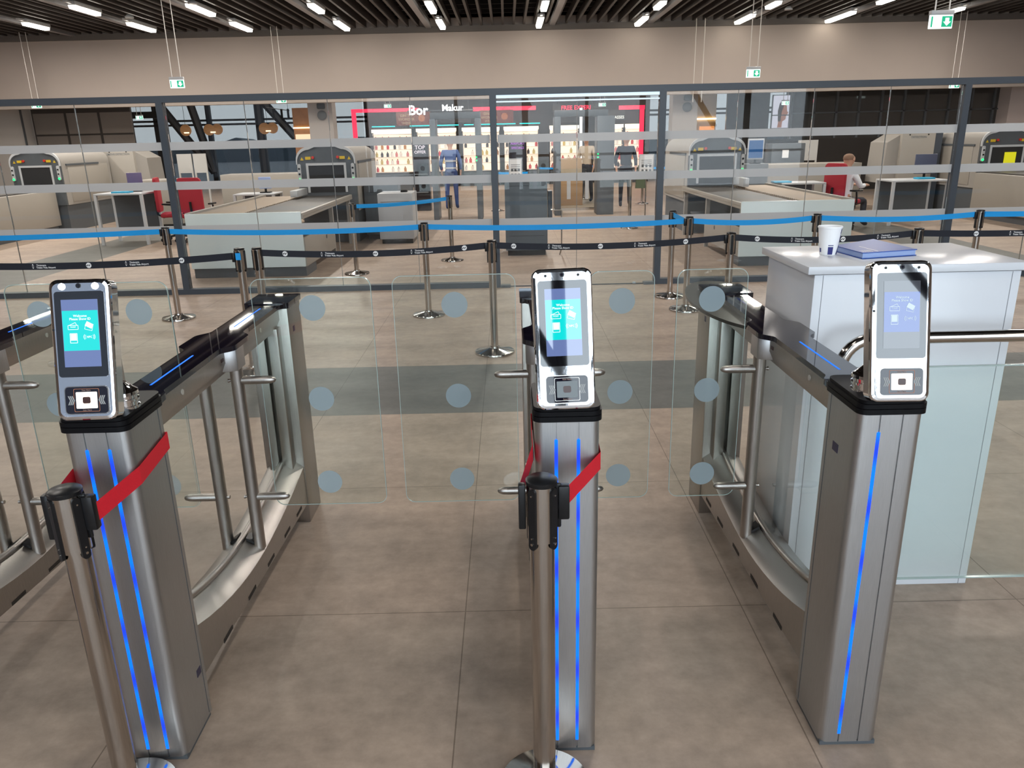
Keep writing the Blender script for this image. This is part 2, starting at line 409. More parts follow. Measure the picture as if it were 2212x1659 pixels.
# ================================================================ CEILING LAMPS
rows = {-10.79: [(19.05, 20.0)], -8.6: [(16.95, 18.05), (19.4, 20.75)], -6.33: [(17.1, 18.5), (19.69, 21.06)], -3.95: [(17.4, 18.46), (19.9, 21.29)],
        -1.55: [(17.45, 18.8), (20.06, 21.43)], .89: [(17.75, 18.85), (20.07, 21.58)], 3.42: [(18.1, 19.0), (20.3, 21.65)],
        6.0: [(18.45, 19.25), (20.3, 21.72)], 8.38: [(17.9, 18.95), (20.2, 21.85)], 10.85: [(19.95, 21.1)]}
ordn = ['first', 'second', 'third', 'fourth', 'fifth', 'sixth', 'seventh', 'eighth', 'ninth', 'tenth']
for i, (x, ls) in enumerate(rows.items()):
    for j, (ya, yb) in enumerate(ls):
        n = yb-ya
        which = '' if len(ls) == 1 else (', nearer one of its row' if j == 0 else ', farther one of its row')
        t = thing('tube_lamp', 'lit ceiling tube lamp, %s row from the left%s' % (ordn[i], which), 'ceiling lamp', (x, (ya+yb)/2, 4.40), 0, 'lit tube lamps of the slat ceiling')
        MB().box(-.085, -n/2, .03, .085, n/2, .112).build('lamp_housing', LGREY, t, .01)
        MB().prism([(-.075, .03), (-.06, -.03), (.06, -.03), (.075, .03)], 'y', -n/2+.04, n/2-.04).build('diffuser', TUBE, t)
        MB().box(-.03, -n/2-.22, .05, .03, -n/2, .09).build('end_spigot', LGREY, t)
# smoke detector heads
for i, (x, y, l) in enumerate(((-8.2, 18.6, 'small white smoke detector in the slat ceiling between two left tube lamps'), (-6.2, 17.0, 'small white smoke detector by the top edge of the slat ceiling at left'),
                               (6.6, 19.6, 'small white smoke detector in the slat ceiling right of the rods'))):
    tag(MB().lathe([(.09, 0), (.09, .03), (.05, .07)], 16).build('smoke_detector', LGREY, loc=(x, y, 4.40)), l, 'smoke detector')

# ================================================================ EXIT SIGNS
GREENS = emis('sign_green', (.0, .40, .20), 1.3); SIGNW = emis('sign_white', (.85, 1, .95), 1.5)
def exit_sign(x, y, z, label, w=.26, h=.17, rods=True, group='hanging emergency exit signs', tilt=0):
    t = thing('exit_sign', label, 'exit sign', (x, y, z), tilt, group)
    MB().box(-w/2, -.03, h*.34, w/2, .03, h*.62).build('sign_housing', LGREY, t, .006)
    MB().box(-w/2, -.012, -h/2, w/2, .012, h*.34).build('sign_panel', SIGNW, t, .004)
    g = MB().box(-w*.44, -.018, -h*.40, -w*.38, -.0125, h*.25); g.box(0.02*w, -.018, -h*.40, w*.45, -.0125, h*.25)
    g.build('green_field', GREENS, t, smooth=False)
    a = MB(); s = h*.26; cx = w*.235; cz = -h*.08
    a._add([(cx+px*s, -.0185, cz+pz*s) for px, pz in ((0, -1), (1, 0), (.5, 0), (.5, .9), (-.5, .9), (-.5, 0), (-1, 0))], [(0, 1, 2, 3, 4, 5, 6)])
    a.build('arrow', SIGNW, t, smooth=False)
    if rods:
        r = MB()
        for dx in (-w*.3, w*.3): r.cyl((dx, 0, h*.6), (dx, 0, (4.52 if y < 22 else 5.6)-z), .008, n=8)
        r.build('hanging_rods', mat('pale_rod', (.62, .58, .53), .35, .3), t)
exit_sign(-5.94, 15, 2.80, 'green exit sign hanging on two rods over the glass wall at left')
exit_sign(4.65, 15.5, 2.79, 'green exit sign hanging on two rods left of the white desk, above the glass wall')
exit_sign(4.67, 9.0, 2.83, 'large nearest green exit sign at the top right', .25, .16)
exit_sign(-12.15, 21.3, 2.80, 'green exit sign low behind the far left glass, rods on the taupe wall')
exit_sign(-5.81, 21.3, 2.79, 'green exit sign behind the glass just left of the beige column')
exit_sign(11.63, 21.3, 2.78, 'green exit sign behind the glass at far right beside the right post')
exit_sign(8.0, 23.4, 2.5, 'small green exit sign in the dark glazing behind the seated officer', .2, .12)
exit_sign(-11.2, 25.0, 2.55, 'small green exit sign behind the left glass over dark panels', .22, .12)
exit_sign(-3.6, 25, 2.72, 'small green exit sign above the red shop outline at left', .22, .11)
exit_sign(2.95, 25, 2.62, 'small green exit sign above the shop beside the right red outline', .22, .11)
r = MB()
for dx in (-.11, .11): r.cyl((5.0+dx, 21.4, 2.5), (5.0+dx, 21.4, 4.5), .012, n=8)
tag(r.build('suspension_rods', MATS['pale_rod']), 'pair of thin pale rods hanging before the taupe wall right of centre', 'suspension rods')

# ================================================================ STANCHIONS
def stanchion_parts(t, faces=(0,), h=.95, rb=.17, rp=.031, mate=POLISH, slots=(45, 135, 225, 315)):
    MB().lathe([(rb, 0), (rb, .012), (rb*.97, .02), (rb*.35, .040), (rp+.012, .046), (rp+.010, .055)], 40).build('base', POLISH, t)
    MB().cyl((0, 0, .03), (0, 0, h-.16), rp, n=28).build('pole', mate, t)
    MB().cyl((0, 0, h-.165), (0, 0, h-.012), rp+.005, n=28).build('head', mate, t)
    MB().lathe([(rp+.008, h-.014), (rp+.009, h-.004), (rp+.004, h), (.001, h+.001)], 28).build('top_cap', BLACK, t)
    for a in slots:
        a = math.radians(a); m = MB()
        s0 = len(m.v); m.prism(rrect(.021, .165, .01, 4, 0, 0), 'y', -.004, .004)
        m.xf(Matrix.Translation((math.cos(a)*(rp+.006), math.sin(a)*(rp+.006), h-.10)) @ Matrix.Rotation(a+math.pi/2, 4, 'Z'), s0)
        k = m.build('slot_plate', BLACK, t)
        for dz in ((-.166, -.150, -.035) if t.location.y < 3 else ()):
            sv = MB(); p = Vector((math.cos(a)*(rp+.010), math.sin(a)*(rp+.010), h+dz)); sv.cyl(p, p+Vector((math.cos(a), math.sin(a), 0))*.0022, .0036 if dz < -.16 else .0022, n=10)
            sv.build('screw', POLISH, k)

def cassette(t, ang, h=.95, rp=.031, d=.02):
    a = math.radians(ang); m = MB(); m.box(-.02, 0, -.035, .02, d, .035)
    m.xf(Matrix.Translation((math.cos(a)*(rp+.006), math.sin(a)*(rp+.006), h-.055)) @ Matrix.Rotation(a-math.pi/2, 4, 'Z'))
    m.build('belt_clip', BLACK, t, .003)

def belt(t, p0, p1, width, sag, matb, printed=False, phase=0.0, seg=24):
    """ribbon in world coordinates between p0 and p1 (belt centre); parented to thing t"""
    T = Vector(t.location); p0 = Vector(p0)-T; p1 = Vector(p1)-T
    L = (p1-p0).length; dirh = (p1-p0).normalized(); nrm = Vector((dirh.y, -dirh.x, 0)).normalized()
    if nrm.y > 0: nrm = -nrm
    def C(s):
        q = s/L; return p0 + (p1-p0)*q + Vector((0, 0, -sag*4*q*(1-q)))
    m = MB(); top = []; bot = []
    for i in range(seg+1):
        c_ = C(L*i/seg); top.append(c_+Vector((0, 0, width/2))); bot.append(c_-Vector((0, 0, width/2)))
    o2 = nrm*.0006
    m.strip([v+o2 for v in top], [v+o2 for v in bot]); m.strip([v-o2 for v in top], [v-o2 for v in bot]); m.strip([v+o2 for v in top], [v-o2 for v in top]); m.strip([v+o2 for v in bot], [v-o2 for v in bot])
    bo = m.build('belt', matb, t)
    if printed:
        s = phase; k = 0; sgn = 1 if dirh.x >= 0 else -1
        def F(off, lift=.0015): return lambda u, v: C(off+sgn*u) + nrm*lift + Vector((0, 0, v))
        while s < L-.12:
            fn = F(s); pr = MB()
            if k % 2 == 0:
                pr.cur = 0; disc(pr, fn, width*.40, 18)
                pr.cur = 1; f2 = F(s, .0022)
                for a_ in (-.3, .3):
                    pr._add([f2(u*width, v*width) for u, v in ((-.22+a_*.5, -.02), (-.08+a_*.5, -.16), (.14+a_*.5, .14), (.04+a_*.5, .16), (-.08+a_*.5, 0), (-.16+a_*.5, .08))], [(0, 1, 2, 3, 4, 5)])
            else:
                pr.cur = 0
                add_text(pr, 'Timisoara', width*.36, lambda u, v, fn=fn: fn(u-width*.1, v+width*.17), True)
                add_text(pr, 'Traian Vuia Airport', width*.36, lambda u, v, fn=fn: fn(u+width*.55, v-width*.17), True)
                n_ = 14
                for q in range(n_):
                    a0, a1 = 2*math.pi*q/n_, 2*math.pi*(q+1)/n_
                    w_, h_ = width*.11, width*.32
                    def E(a, k_): return fn(-width*1.35+w_*k_*math.cos(a), h_*k_*math.sin(a)+(width*.05 if math.sin(a) > 0 else 0))
                    pr._add([E(a0, 1), E(a1, 1), E(a1, .68), E(a0, .68)], [(0, 1, 2, 3)])
            pr.build('belt_logo' if k % 2 == 0 else 'belt_lettering', [WHITEP, BLKB], bo, smooth=False)
            s += .36; k += 1
    return bo

BW = .052; BZ = .905
Ppos = {'P1': (-3.49, 7.97), 'P2': (-.845, 7.85), 'P3': (1.815, 7.84), 'P4': (3.10, 7.85), 'P5': (4.74, 7.86), 'P3b': (1.79, 8.53)}
labsP = {'P1': 'steel belt stanchion at left, first in the blue belt row', 'P2': 'steel belt stanchion in the blue belt row, left of the central terminal',
         'P3': 'front one of two close steel stanchions in the blue belt row right of centre', 'P3b': 'rear one of two close steel stanchions right of centre',
         'P4': 'steel belt stanchion rising behind the paper cup', 'P5': 'steel belt stanchion in the blue belt row at far right'}
P = {}
for k, (x, y) in Ppos.items():
    P[k] = thing('belt_stanchion', labsP[k], 'stanchion', (x, y, 0), 0, 'stanchions of the blue belt row')
    stanchion_parts(P[k], slots=(0, 90, 180, 270))
rowb = ['P1', 'P2', 'P3', 'P4', 'P5']
cassette(P['P1'], 180)
belt(P['P1'], (-7.4, 8.3, BZ-.035), (-3.54, 7.97, BZ), BW, .03, BLUEB)
for a, b_ in zip(rowb[:-1], rowb[1:]):
    pa, pb = Ppos[a], Ppos[b_]
    cassette(P[b_], 180)
    belt(P[b_], (pa[0]+.04, pa[1], BZ), (pb[0]-.055, pb[1], BZ), BW, .03, BLUEB)
belt(P['P5'], (4.78, 7.86, BZ), (6.6, 7.9, BZ), BW, .01, BLUEB)
belt(P['P3b'], (1.785, 8.49, BZ), (1.775, 7.88, BZ), BW, .0, BLUEB)
cassette(P['P3b'], 270)
Qpos = {'Q1': (-2.06, 5.93), 'Q1b': (-2.02, 6.22), 'Q2': (-.14, 6.34), 'Q3': (1.86, 6.5), 'Q4': (3.43, 6.5)}
labsQ = {'Q1': 'steel stanchion with blue patch on its head, front of the close pair at left', 'Q1b': 'steel stanchion right behind the one with the blue patch',
         'Q2': 'steel stanchion of the black belt just left of the central terminal', 'Q3': 'steel stanchion of the black belt behind the right gate',
         'Q4': 'steel stanchion of the black belt behind the white desk'}
Q = {}
for k, (x, y) in Qpos.items():
    Q[k] = thing('belt_stanchion', labsQ[k], 'stanchion', (x, y, 0), 0, 'stanchions of the printed black belt')
    stanchion_parts(Q[k], slots=(0, 90, 180, 270), h=.985 if k == 'Q1' else .95)
MB().box(-.018, -.046, .90, .020, -.040, .952).build('blue_belt_end', BLUEB, Q['Q1'])
cassette(Q['Q1'], 180, .97)
belt(Q['Q1'], (-4.4, 5.95, .90), (-2.10, 5.93, .925), BW, .035, BLKB, True, .45)
rq = ['Q1b', 'Q2', 'Q3', 'Q4']
ph = [.10, .10, .35]
for i, (a, b_) in enumerate(zip(rq[:-1], rq[1:])):
    pa, pb = Qpos[a], Qpos[b_]; cassette(Q[b_], 180)
    belt(Q[b_], (pa[0]+.04, pa[1], BZ), (pb[0]-.055, pb[1], BZ), BW, .035, BLKB, True, (.18, .14, .18)[i])
belt(Q['Q4'], (3.47, 6.5, BZ), (5.4, 6.55, BZ), BW, .02, BLKB, True, .45)
# stanchions beyond the glass
Rpos = [((-2.09, 10.55), 'steel stanchion behind the glass beside the left conveyor table'), ((-.85, 11.57), 'steel stanchion behind the glass left of the dark cabinet')]
R_ = []
for (x, y), l in Rpos:
    t = thing('belt_stanchion', l, 'stanchion', (x, y, 0), 0, 'stanchions behind the glass wall'); stanchion_parts(t, slots=(90, 270)); R_.append(t)
cassette(R_[0], 20)
belt(R_[0], (-2.03, 10.58, BZ), (-.90, 11.55, BZ), BW, .02, BLUEB)
far_st = [(-.25, 19.5), (.85, 21.9), (2.2, 22.6), (2.35, 15.2), (3.5, 20.6)]
fl = ['small distant stanchion left of the white notice stand', 'small distant stanchion behind the white notice stand', 'small distant stanchion at the shop entrance', 'distant stanchion left of the right notice stand', 'small distant stanchion far behind the right notice stand']
for (x, y), l in zip(far_st, fl):
    t = thing('belt_stanchion', l, 'stanchion', (x, y, 0), 0, 'distant stanchions near the shop'); stanchion_parts(t, slots=())
    if y > 19: belt(t, (x+.04, y, BZ), (x+.75, y-.1, BZ), BW, .01, BLUEB)

# two near stanchions whose red belts wrap the gate pedestals
def near_stanchion(x, y, label, gx, hw, left_z, right_z, slots, cz, corner):
    t = thing('belt_stanchion', label, 'stanchion', (x, y, 0), 0, 'stanchions with red belts')
    rp = .031
    stanchion_parts(t, h=.955, rb=.128, rp=rp, slots=slots)
    # receiver clip at right
    cl = MB().box(.040, -.012, .845, .068, .014, .935).box(.034, -.004, .82, .048, .006, .94)
    cl.build('belt_clip', BLACK, t, .004)
    MB().box(-.058, -.010, .82, -.040, .012, .94).build('belt_clip', BLACK, t, .003)
    # wrapped belt as one band around the pedestal
    pts = [(x+.066, y, cz), (gx+hw+.003, 1.872, corner), (gx+hw+.003, 2.058, right_z), (gx-hw-.003, 2.058, left_z+.005), (gx-hw-.003, 1.872, left_z-.01), (x-.056, y, cz)]
    w_ = .05
    m = MB(); T = Vector((x, y, 0))
    top = [Vector(p)-T+Vector((0, 0, w_/2)) for p in pts]; bot = [Vector(p)-T-Vector((0, 0, w_/2)) for p in pts]
    m.strip(top, bot); m.build('belt', RED, t, smooth=False)
near_stanchion(-1.10, 1.722, 'near left stanchion, red belt wrapped round the left gate post', -1.075, .086, .925, .945, (-128, -30, 60, 150), .888, .920)
near_stanchion(.067, 1.722, 'near central stanchion, red belt wrapped round the middle gate post', .14, .086, .97, .955, (-130, -42, 50, 138), .908, .932)

# ================================================================ SECURITY GATES
def outline(hws):
    r = [(w_, y) for y, w_ in hws]; return r + [(-w_, y) for y, w_ in reversed(hws)]
def smooth_outline(pts, n=6):
    res = []
    for i in range(len(pts)-1):
        (ya, wa), (yb, wb_) = pts[i], pts[i+1]
        for k in range(n):
            q = k/n; s_ = q*q*(3-2*q); res.append((ya+(yb-ya)*q, wa+(wb_-wa)*s_))
    res.append(pts[-1]); return res
def rounded_pane(m, xa, xb, za, zb, r, y, th=.006):
    m.prism(rrect(xb-xa, zb-za, r, 6, (xa+xb)/2, (za+zb)/2), 'y', y-th/2, y+th/2)
HW = .084
def gate(gx, label, left=None, right=None, leds=(1, 1), poles=(1, 1), end_plate=False):
    g = thing('security_gate', label, 'security gate', (gx, 1.855, 0), 0, 'row of automatic boarding gates')
    # pedestal with rounded front corners and two grooves
    pr = []
    for i in range(7):
        a = math.radians(270+90*i/6); pr.append((HW-.022+.022*math.cos(a), .022+.022*math.sin(a)))
    pr += [(HW, .197), (-HW, .197)]
    for i in range(7):
        a = math.radians(180+90*i/6); pr.append((-HW+.022+.022*math.cos(a), .022+.022*math.sin(a)))
    fx = [-.033, -.029, -.029, -.025]; base = pr[:]
    # insert grooves in the front face (y = 0)
    gro = [(-.031, 0), (-.031, .005), (-.027, .005), (-.027, 0), (.027, 0), (.027, .005), (.031, .005), (.031, 0)]
    poly = base + gro
    m = MB().prism(poly, 'z', .012, 1.055); p = m.build('pedestal', STEELP, g)
    MB().box(-HW+.002, .002, 0, HW-.002, .19, .014).build('foot_seal', DGREY, p)
    MB().box(HW-.001, .14, .18, HW+.0012, .168, .205).box(-HW-.0012, .10, .90, -HW+.001, .135, .925).build('sticker', mat('dark_sticker', (.03, .025, .06), .5), p)
    MB().box(HW-.0005, .175, .02, HW+.0008, .178, 1.05).box(-HW-.0008, .175, .02, -HW+.0005, .178, 1.05).build('panel_joint', DGREY, p)
    for i, sx in enumerate((-.029, .029)):
        if leds[i]: MB().box(sx-.0044, -.0012, .042, sx+.0044, .004, 1.0).build('led_strip', LED, g, smooth=False)
    # black stepped cap on the pedestal
    cap = MB()
    for (z0, z1, e) in ((1.052, 1.066, .006), (1.068, 1.080, .006), (1.081, 1.090, .002)):
        q = rrect(2*(HW+e), .225+e, .026, 5, 0, .104); cap.prism(q, 'z', z0, z1)
    cap.build('pedestal_cap', CAPB, g)
    # top rail (steel) and black glossy cover with the bulge at the hinge posts
    rl = MB().prism([(-.052, 1.050), (-.052, 1.0), (-.040, .975), (-.034, .955), (.034, .955), (.040, .975), (.052, 1.0), (.052, 1.050)], 'y', .195, 1.50)
    rl.build('top_rail', STEEL, g)
    MB().box(.0515, .76, 1.012, .0535, .785, 1.024).box(-.0535, .76, 1.012, -.0515, .785, 1.024).build('rail_sensor', mat('sensor_window', (.05, .02, .02), .3), g)
    for yy in (.42, 1.22):
        for sx in (-1, 1): MB().cyl((sx*.050, yy, 1.018), (sx*.0545, yy, 1.018), .009, n=14).build('rail_button', mat('pale_button', (.42, .40, .36), .4), g)
    ol = smooth_outline([(.20, .082), (.25, .078), (.29, .060), (.73, .060), (.79, .100), (.93, .100), (1.0, .060), (1.45, .060), (1.50, .085)], 5)
    MB().prism(outline(ol), 'z', 1.051, 1.069).build('top_cover', GLOSSB, g)
    for ya, yb in (((.335, .66), (1.07, 1.405)) if not end_plate else ((.335, .66),)):
        MB().box(-.0028, ya, 1.0688, .0028, yb, 1.0698).build('led_strip', LED, g, smooth=False)
    # end post, its cap and the inner flange
    ep = MB()
    ep.box(-HW-.006, 1.49, .0, HW+.006, 1.70, 1.05)
    e_ = ep.build('end_post', STEEL, g, .004)
    MB().box(-.052, 1.43, .28, -.008, 1.49, .97).box(.008, 1.43, .28, .052, 1.49, .97).build('end_flange', STEEL, g, .002)
    st = MB().box(HW+.0058, 1.55, .93, HW+.0072, 1.575, .955).box(-HW-.0072, 1.55, .93, -HW-.0058, 1.575, .955); st.build('sticker', MATS['dark_sticker'], e_)
    MB().prism(rrect(.196, .225, .012, 4, 0, 1.597), 'z', 1.05, 1.074).build('end_cap', GLOSSB, g)
    # curved plinth beam carrying the glass infill
    pl = MB(); N_ = 14; rowsv = []
    for i in range(N_+1):
        q = i/N_; yy = .197+q*(1.49-.197)
        zt = .33 - .46*q*(1-q) if q < .5 else .215 + (.29-.215)*((q-.5)/.5)**1.6
        zb = .155 - .055*q
        hw = .085
        rowsv.append([(-hw, yy, zb), (-hw, yy, zt), (-.02, yy, zt+.045), (.02, yy, zt+.045), (hw, yy, zt), (hw, yy, zb), (-hw, yy, zb)])
    pl.grid(rowsv)
    pl._add([tuple(v) for v in rowsv[0][:6]], [(0, 1, 2, 3, 4, 5)]); pl._add([tuple(v) for v in rowsv[-1][:6]], [(0, 1, 2, 3, 4, 5)])
    pb_ = pl.build('plinth_beam', STEEL, g)
    sl = MB()
    for yy in (.36, .62, .86, 1.10, 1.30):
        zc = .150-.025*yy/1.3
        for sx in (-1, 1):
            s0 = len(sl.v); sl.box(sx*.0852-.0004, yy, zc, sx*.0852+.0012*sx, yy+.085, zc+.014)
    sl.build('vent_slot', mat('slot_black', (.02, .014, .010), .8), pb_)
    # rounded seat rail of the infill glass
    pts = [(0, r_[2][1], r_[2][2]+.008) for r_ in rowsv]
    MB().tube(pts, .013, 10).build('glazing_bead', STEEL, g)
    gi = MB(); gi.strip([(0, r_[2][1], .965) for r_ in rowsv], [(0, r_[2][1], r_[2][2]+.012) for r_ in rowsv])
    gi.build('infill_glass', GLASSF, g)
    # hinge posts with clamp arms
    MB().prism(outline([(.80, .055), (.82, .088), (.90, .088), (.92, .055)]), 'z', .965, 1.051).build('hinge_block', STEELP, g, .003)
    for i, sx in enumerate((-1, 1)):
        if not poles[i]: continue
        po = MB().cyl((sx*.062, .865, .222), (sx*.062, .865, .97), .0232, n=24).build('hinge_post', STEEL, g)
        MB()._add([(sx*.018, .845, .274), (sx*.018, .895, .274), (sx*.078, .872, .236), (sx*.078, .850, .234), (sx*.018, .845, .262), (sx*.018, .895, .262), (sx*.078, .872, .226), (sx*.078, .850, .224)], [(0, 1, 2, 3), (4, 5, 6, 7), (0, 1, 5, 4), (1, 2, 6, 5), (2, 3, 7, 6), (3, 0, 4, 7)]).build('post_recess', BLACK, po)
        for z in (.915, .443):
            a_ = MB().tube([(sx*.062, .865, z), (sx*.165, .865, z), (sx*.185, .865, z), (sx*.200, .865, z), (sx*.205, .865, z)], [.0152, .0152, .014, .009, .002], 16)
            ao = a_.build('clamp_arm', STEEL, po)
            MB().cyl((sx*.062, .865, z), (sx*.030, .865, z), .0045, n=10).cyl((sx*.034, .865, z), (sx*.028, .865, z), .0075, n=10).build('clamp_pin', STEEL, ao)
    for sd, span in (('left', left), ('right', right)):
        if not span: continue
        xa, xb = span[0]-gx, span[1]-gx
        m = MB(); rounded_pane(m, xa, xb, .402, 1.288, .035, .869)
        fo = m.build('glass_flap', GLASSF, g)
        ed = MB(); out = rrect(xb-xa, .886, .035, 6, (xa+xb)/2, .845); inn = rrect(xb-xa-.0044, .886-.0044, .033, 6, (xa+xb)/2, .845)
        n = len(out)
        for k in range(n):
            k2 = (k+1) % n
            ed._add([(out[k][0], .8655, out[k][1]), (out[k2][0], .8655, out[k2][1]), (inn[k2][0], .8655, inn[k2][1]), (inn[k][0], .8655, inn[k][1])], [(0, 1, 2, 3)])
            ed._add([(out[k][0], .8655, out[k][1]), (out[k2][0], .8655, out[k2][1]), (out[k2][0], .8725, out[k2][1]), (out[k][0], .8725, out[k][1])], [(0, 1, 2, 3)])
        ed.build('polished_edge', GLASSE, fo)
        for z in (1.18, .836, .498):
            d = MB(); disc(d, lambda u, v: (u, .8645, v), .047, 40, (xa+xb)/2, z); d.build('frosted_dot', DOT, fo, smooth=False)
    if end_plate:
        el = [(min(.088, .19*math.cos(2*math.pi*k/48)), 1.42+.50*math.sin(2*math.pi*k/48)) for k in range(48)]
        MB().prism(el, 'z', 1.038, 1.0505).build('oval_end_plate', mat('dark_gloss_plate', (.030, .028, .026), .30, 0, spec=.4), g)
    return g
gate(-1.95, 'far left boarding gate, cut by the left edge of the photo', None, (-1.80, -1.57), (1, 1), (1, 1))
gate(-1.075, 'left boarding gate with two blue front strips and a red belt round its post', (-1.445, -1.218), (-.925, -.495))
gate(.14, 'central boarding gate seen end-on with two blue front strips', (-.42, .02), (.285, .517))
gate(.975, 'right boarding gate beside the white desk, one blue front strip lit', (.598, .85), None, (1, 0), (1, 0), True)

# ================================================================ SCAN TERMINALS
SCRB = emis('screen_blue_grey', (.17, .235, .50), .95); TEAL = emis('screen_teal', (.005, .78, .76), 1.05); SBLUE = emis('screen_royal_blue', (.03, .09, .42), .9)
SCRG = emis('screen_dim_grey', (.20, .22, .27), .35); SWHITE = emis('screen_white', (.9, 1, 1), 1.3)
READW = emis('reader_glow', (1, .86, .74), 2.6); READOFF = mat('reader_window_off', (.14, .16, .165), .3)
COPPER = emis('reader_rim_glow', (.60, .22, .10), .7)
def terminal(x, label, leds, panel, reader_on, yaw=0, top_dx=0, foot=0):
    t = thing('scan_terminal', label, 'scan terminal', (x, 1.795, 1.104), yaw, 'scan terminals on the gate posts')
    TI = Matrix.Translation((0, 0, 0)) @ Matrix.Rotation(math.radians(top_dx), 4, 'Y') @ Matrix.Rotation(math.radians(-14), 4, 'X')
    # device frame: x across, z up along the face, y = 0 at the front face (negative towards viewer)
    Hh, W0, W1 = .348, .146, .150
    def shape(inset, y, rr):
        pts = rrect(W0-2*inset, Hh-2*inset, rr, 7, 0, Hh/2)
        return [(u*(1+(W1/W0-1)*v/Hh), y, v) for u, v in pts]
    layers = [(.010, 0.000, .016), (.004, .0015, .019), (.001, .005, .021), (0, .010, .022), (0, .040, .022), (.003, .046, .019), (.010, .050, .015)]
    m = MB(); ringsv = [shape(*l) for l in layers]; n = len(ringsv[0])
    for a, b_ in zip(ringsv[:-1], ringsv[1:]):
        m._add(a+b_, [(i, (i+1) % n, n+(i+1) % n, n+i) for i in range(n)])
    m._add(ringsv[0], [tuple(range(n))]); m._add(ringsv[-1], [tuple(range(n))])
    m.xf(TI); body = m.build('terminal_body', CHROME, t)
    def plate(nm, w_, h_, cx, cz, y, th, rr, mt, par):
        q = MB(); q.prism(rrect(w_, h_, rr, 5, cx, cz), 'y', y-th, y); q.xf(TI); return q.build(nm, mt, par)
    # raised chrome rims and dark recess plates
    bz_ = plate('screen_bezel', .1205, .210, 0, .213, .0004, .0015, .008, BEZEL, t)
    dp = plate('display', .088, .165, 0, .2155, -.0010, .0008, .001, SCRB if panel == 'teal' else (SCRG if panel == 'blue' else SCRB), bz_)
    pm_ = TEAL if panel != 'blue' else SBLUE
    plate('display_panel', .086, .098, 0, .222, -.0017, .0004, .0006, pm_, dp)
    ic = MB(); F = lambda cx, cz: (lambda u, v: (cx+u, -.0026, cz+v))
    add_text(ic, 'Welcome', .0082, F(0, .258)); add_text(ic, 'Please Show ID', .0082, F(0, .2505))
    def ring(pts, wd, cx, cz):
        n_ = len(pts)
        for k in range(n_):
            a = Vector(pts[k]); b2 = Vector(pts[(k+1) % n_]); d = (b2-a); 
            if d.length < 1e-6: continue
            nn = Vector((-d.y, d.x)).normalized()*wd/2
            ic._add([(cx+a.x+nn.x, -.0026, cz+a.y+nn.y), (cx+b2.x+nn.x, -.0026, cz+b2.y+nn.y), (cx+b2.x-nn.x, -.0026, cz+b2.y-nn.y), (cx+a.x-nn.x, -.0026, cz+a.y-nn.y)], [(0, 1, 2, 3)])
    ring([(-.012, -.006), (.012, -.006), (.012, .004), (-.012, .004)], .0012, -.018, .231)
    ring([(-.010, .004), (.006, .011), (.009, .004)], .0012, -.018, .231)
    add_text(ic, 'TICKET', .0042, F(-.018, .231))
    R45 = lambda p, a: (p[0]*math.cos(a)-p[1]*math.sin(a), p[0]*math.sin(a)+p[1]*math.cos(a))
    cp = [R45(p, -.5) for p in ((-.009, -.006), (.009, -.006), (.009, .006), (-.009, .006))]
    ic._add([(.021+a, -.0026, .235+b2) for a, b2 in cp], [(0, 1, 2, 3)]); ring([R45(p, -.25) for p in ((-.009, -.007), (.009, -.007), (.009, .005), (-.009, .005))], .0009, .020, .230)
    ring([(-.0085, -.012), (.0085, -.012), (.0085, .011), (-.0085, .011)], .0013, -.018, .204)
    ic._add([(-.018+a, -.0026, .206+b2) for a, b2 in ((-.007, -.008), (.007, -.008), (.007, .008), (-.007, .008))], [(0, 1, 2, 3)])
    add_text(ic, 'NFC', .0068, F(.020, .206))
    for sg in (-1, 1):
        for rr in (.010, .013):
            pts = [(sg*rr*math.cos(a), rr*math.sin(a)*.8) for a in (-.6, -.3, 0, .3, .6)]
            for a, b2 in zip(pts[:-1], pts[1:]):
                ic._add([(.020+a[0], -.0026, .206+a[1]), (.020+b2[0], -.0026, .206+b2[1]), (.020+b2[0]*1.09, -.0026, .206+b2[1]*1.09), (.020+a[0]*1.09, -.0026, .206+a[1]*1.09)], [(0, 1, 2, 3)])
    ic.xf(TI); ic.build('display_icons', SWHITE if panel != 'blue' else emis('icon_pale', (.75, .92, 1), .9), dp, smooth=False)
    # reader plate
    rim = plate('reader_rim', .1085, .0705, .003, .0505, .0002, .0008, .011, POLISH, t)
    rd = plate('reader_plate', .103, .066, .003, .0505, -.0006, .0012, .009, GLOSSB, t)
    fr = MB(); o_ = rrect(.062, .057, .003, 3, .003, .0505); i_ = rrect(.0600, .0550, .003, 3, .003, .0505); nn_ = len(o_)
    for k in range(nn_):
        k2 = (k+1) % nn_; fr._add([(o_[k][0], -.0022, o_[k][1]), (o_[k2][0], -.0022, o_[k2][1]), (i_[k2][0], -.0022, i_[k2][1]), (i_[k][0], -.0022, i_[k][1])], [(0, 1, 2, 3)])
    fr.xf(TI); fr.build('reader_outline', COPPER if reader_on else POLISH, rd, smooth=False)
    plate('reader_window', .051, .0405, .003, .0505, -.0019, .0006, .002, READW if reader_on else READOFF, rd)
    plate('reader_lens', .019, .0165, .003, .0505, -.0026, .0006, .004, mat('reader_lens_brown', (.05, .015, .010), .2), rd)
    for sg in (-1, 1):
        ch = MB()
        for k in range(3):
            cx = .003+sg*(.0475-.0045*k-.002)
            tip = -sg*.0048
            q = [(cx, .0155/1.4), (cx+.003*-sg, .0155/1.4), (cx+tip+.003*-sg, 0), (cx+.003*-sg, -.0155/1.4), (cx, -.0155/1.4), (cx+tip, 0)]
            ch._add([(a, -.0023, .0505+b2) for a, b2 in q], [(0, 1, 2, 5), (2, 3, 4, 5)])
        ch.xf(TI); ch.build('chevrons', emis('chevron_white', (.55, .6, .62), .55), rd, smooth=False)
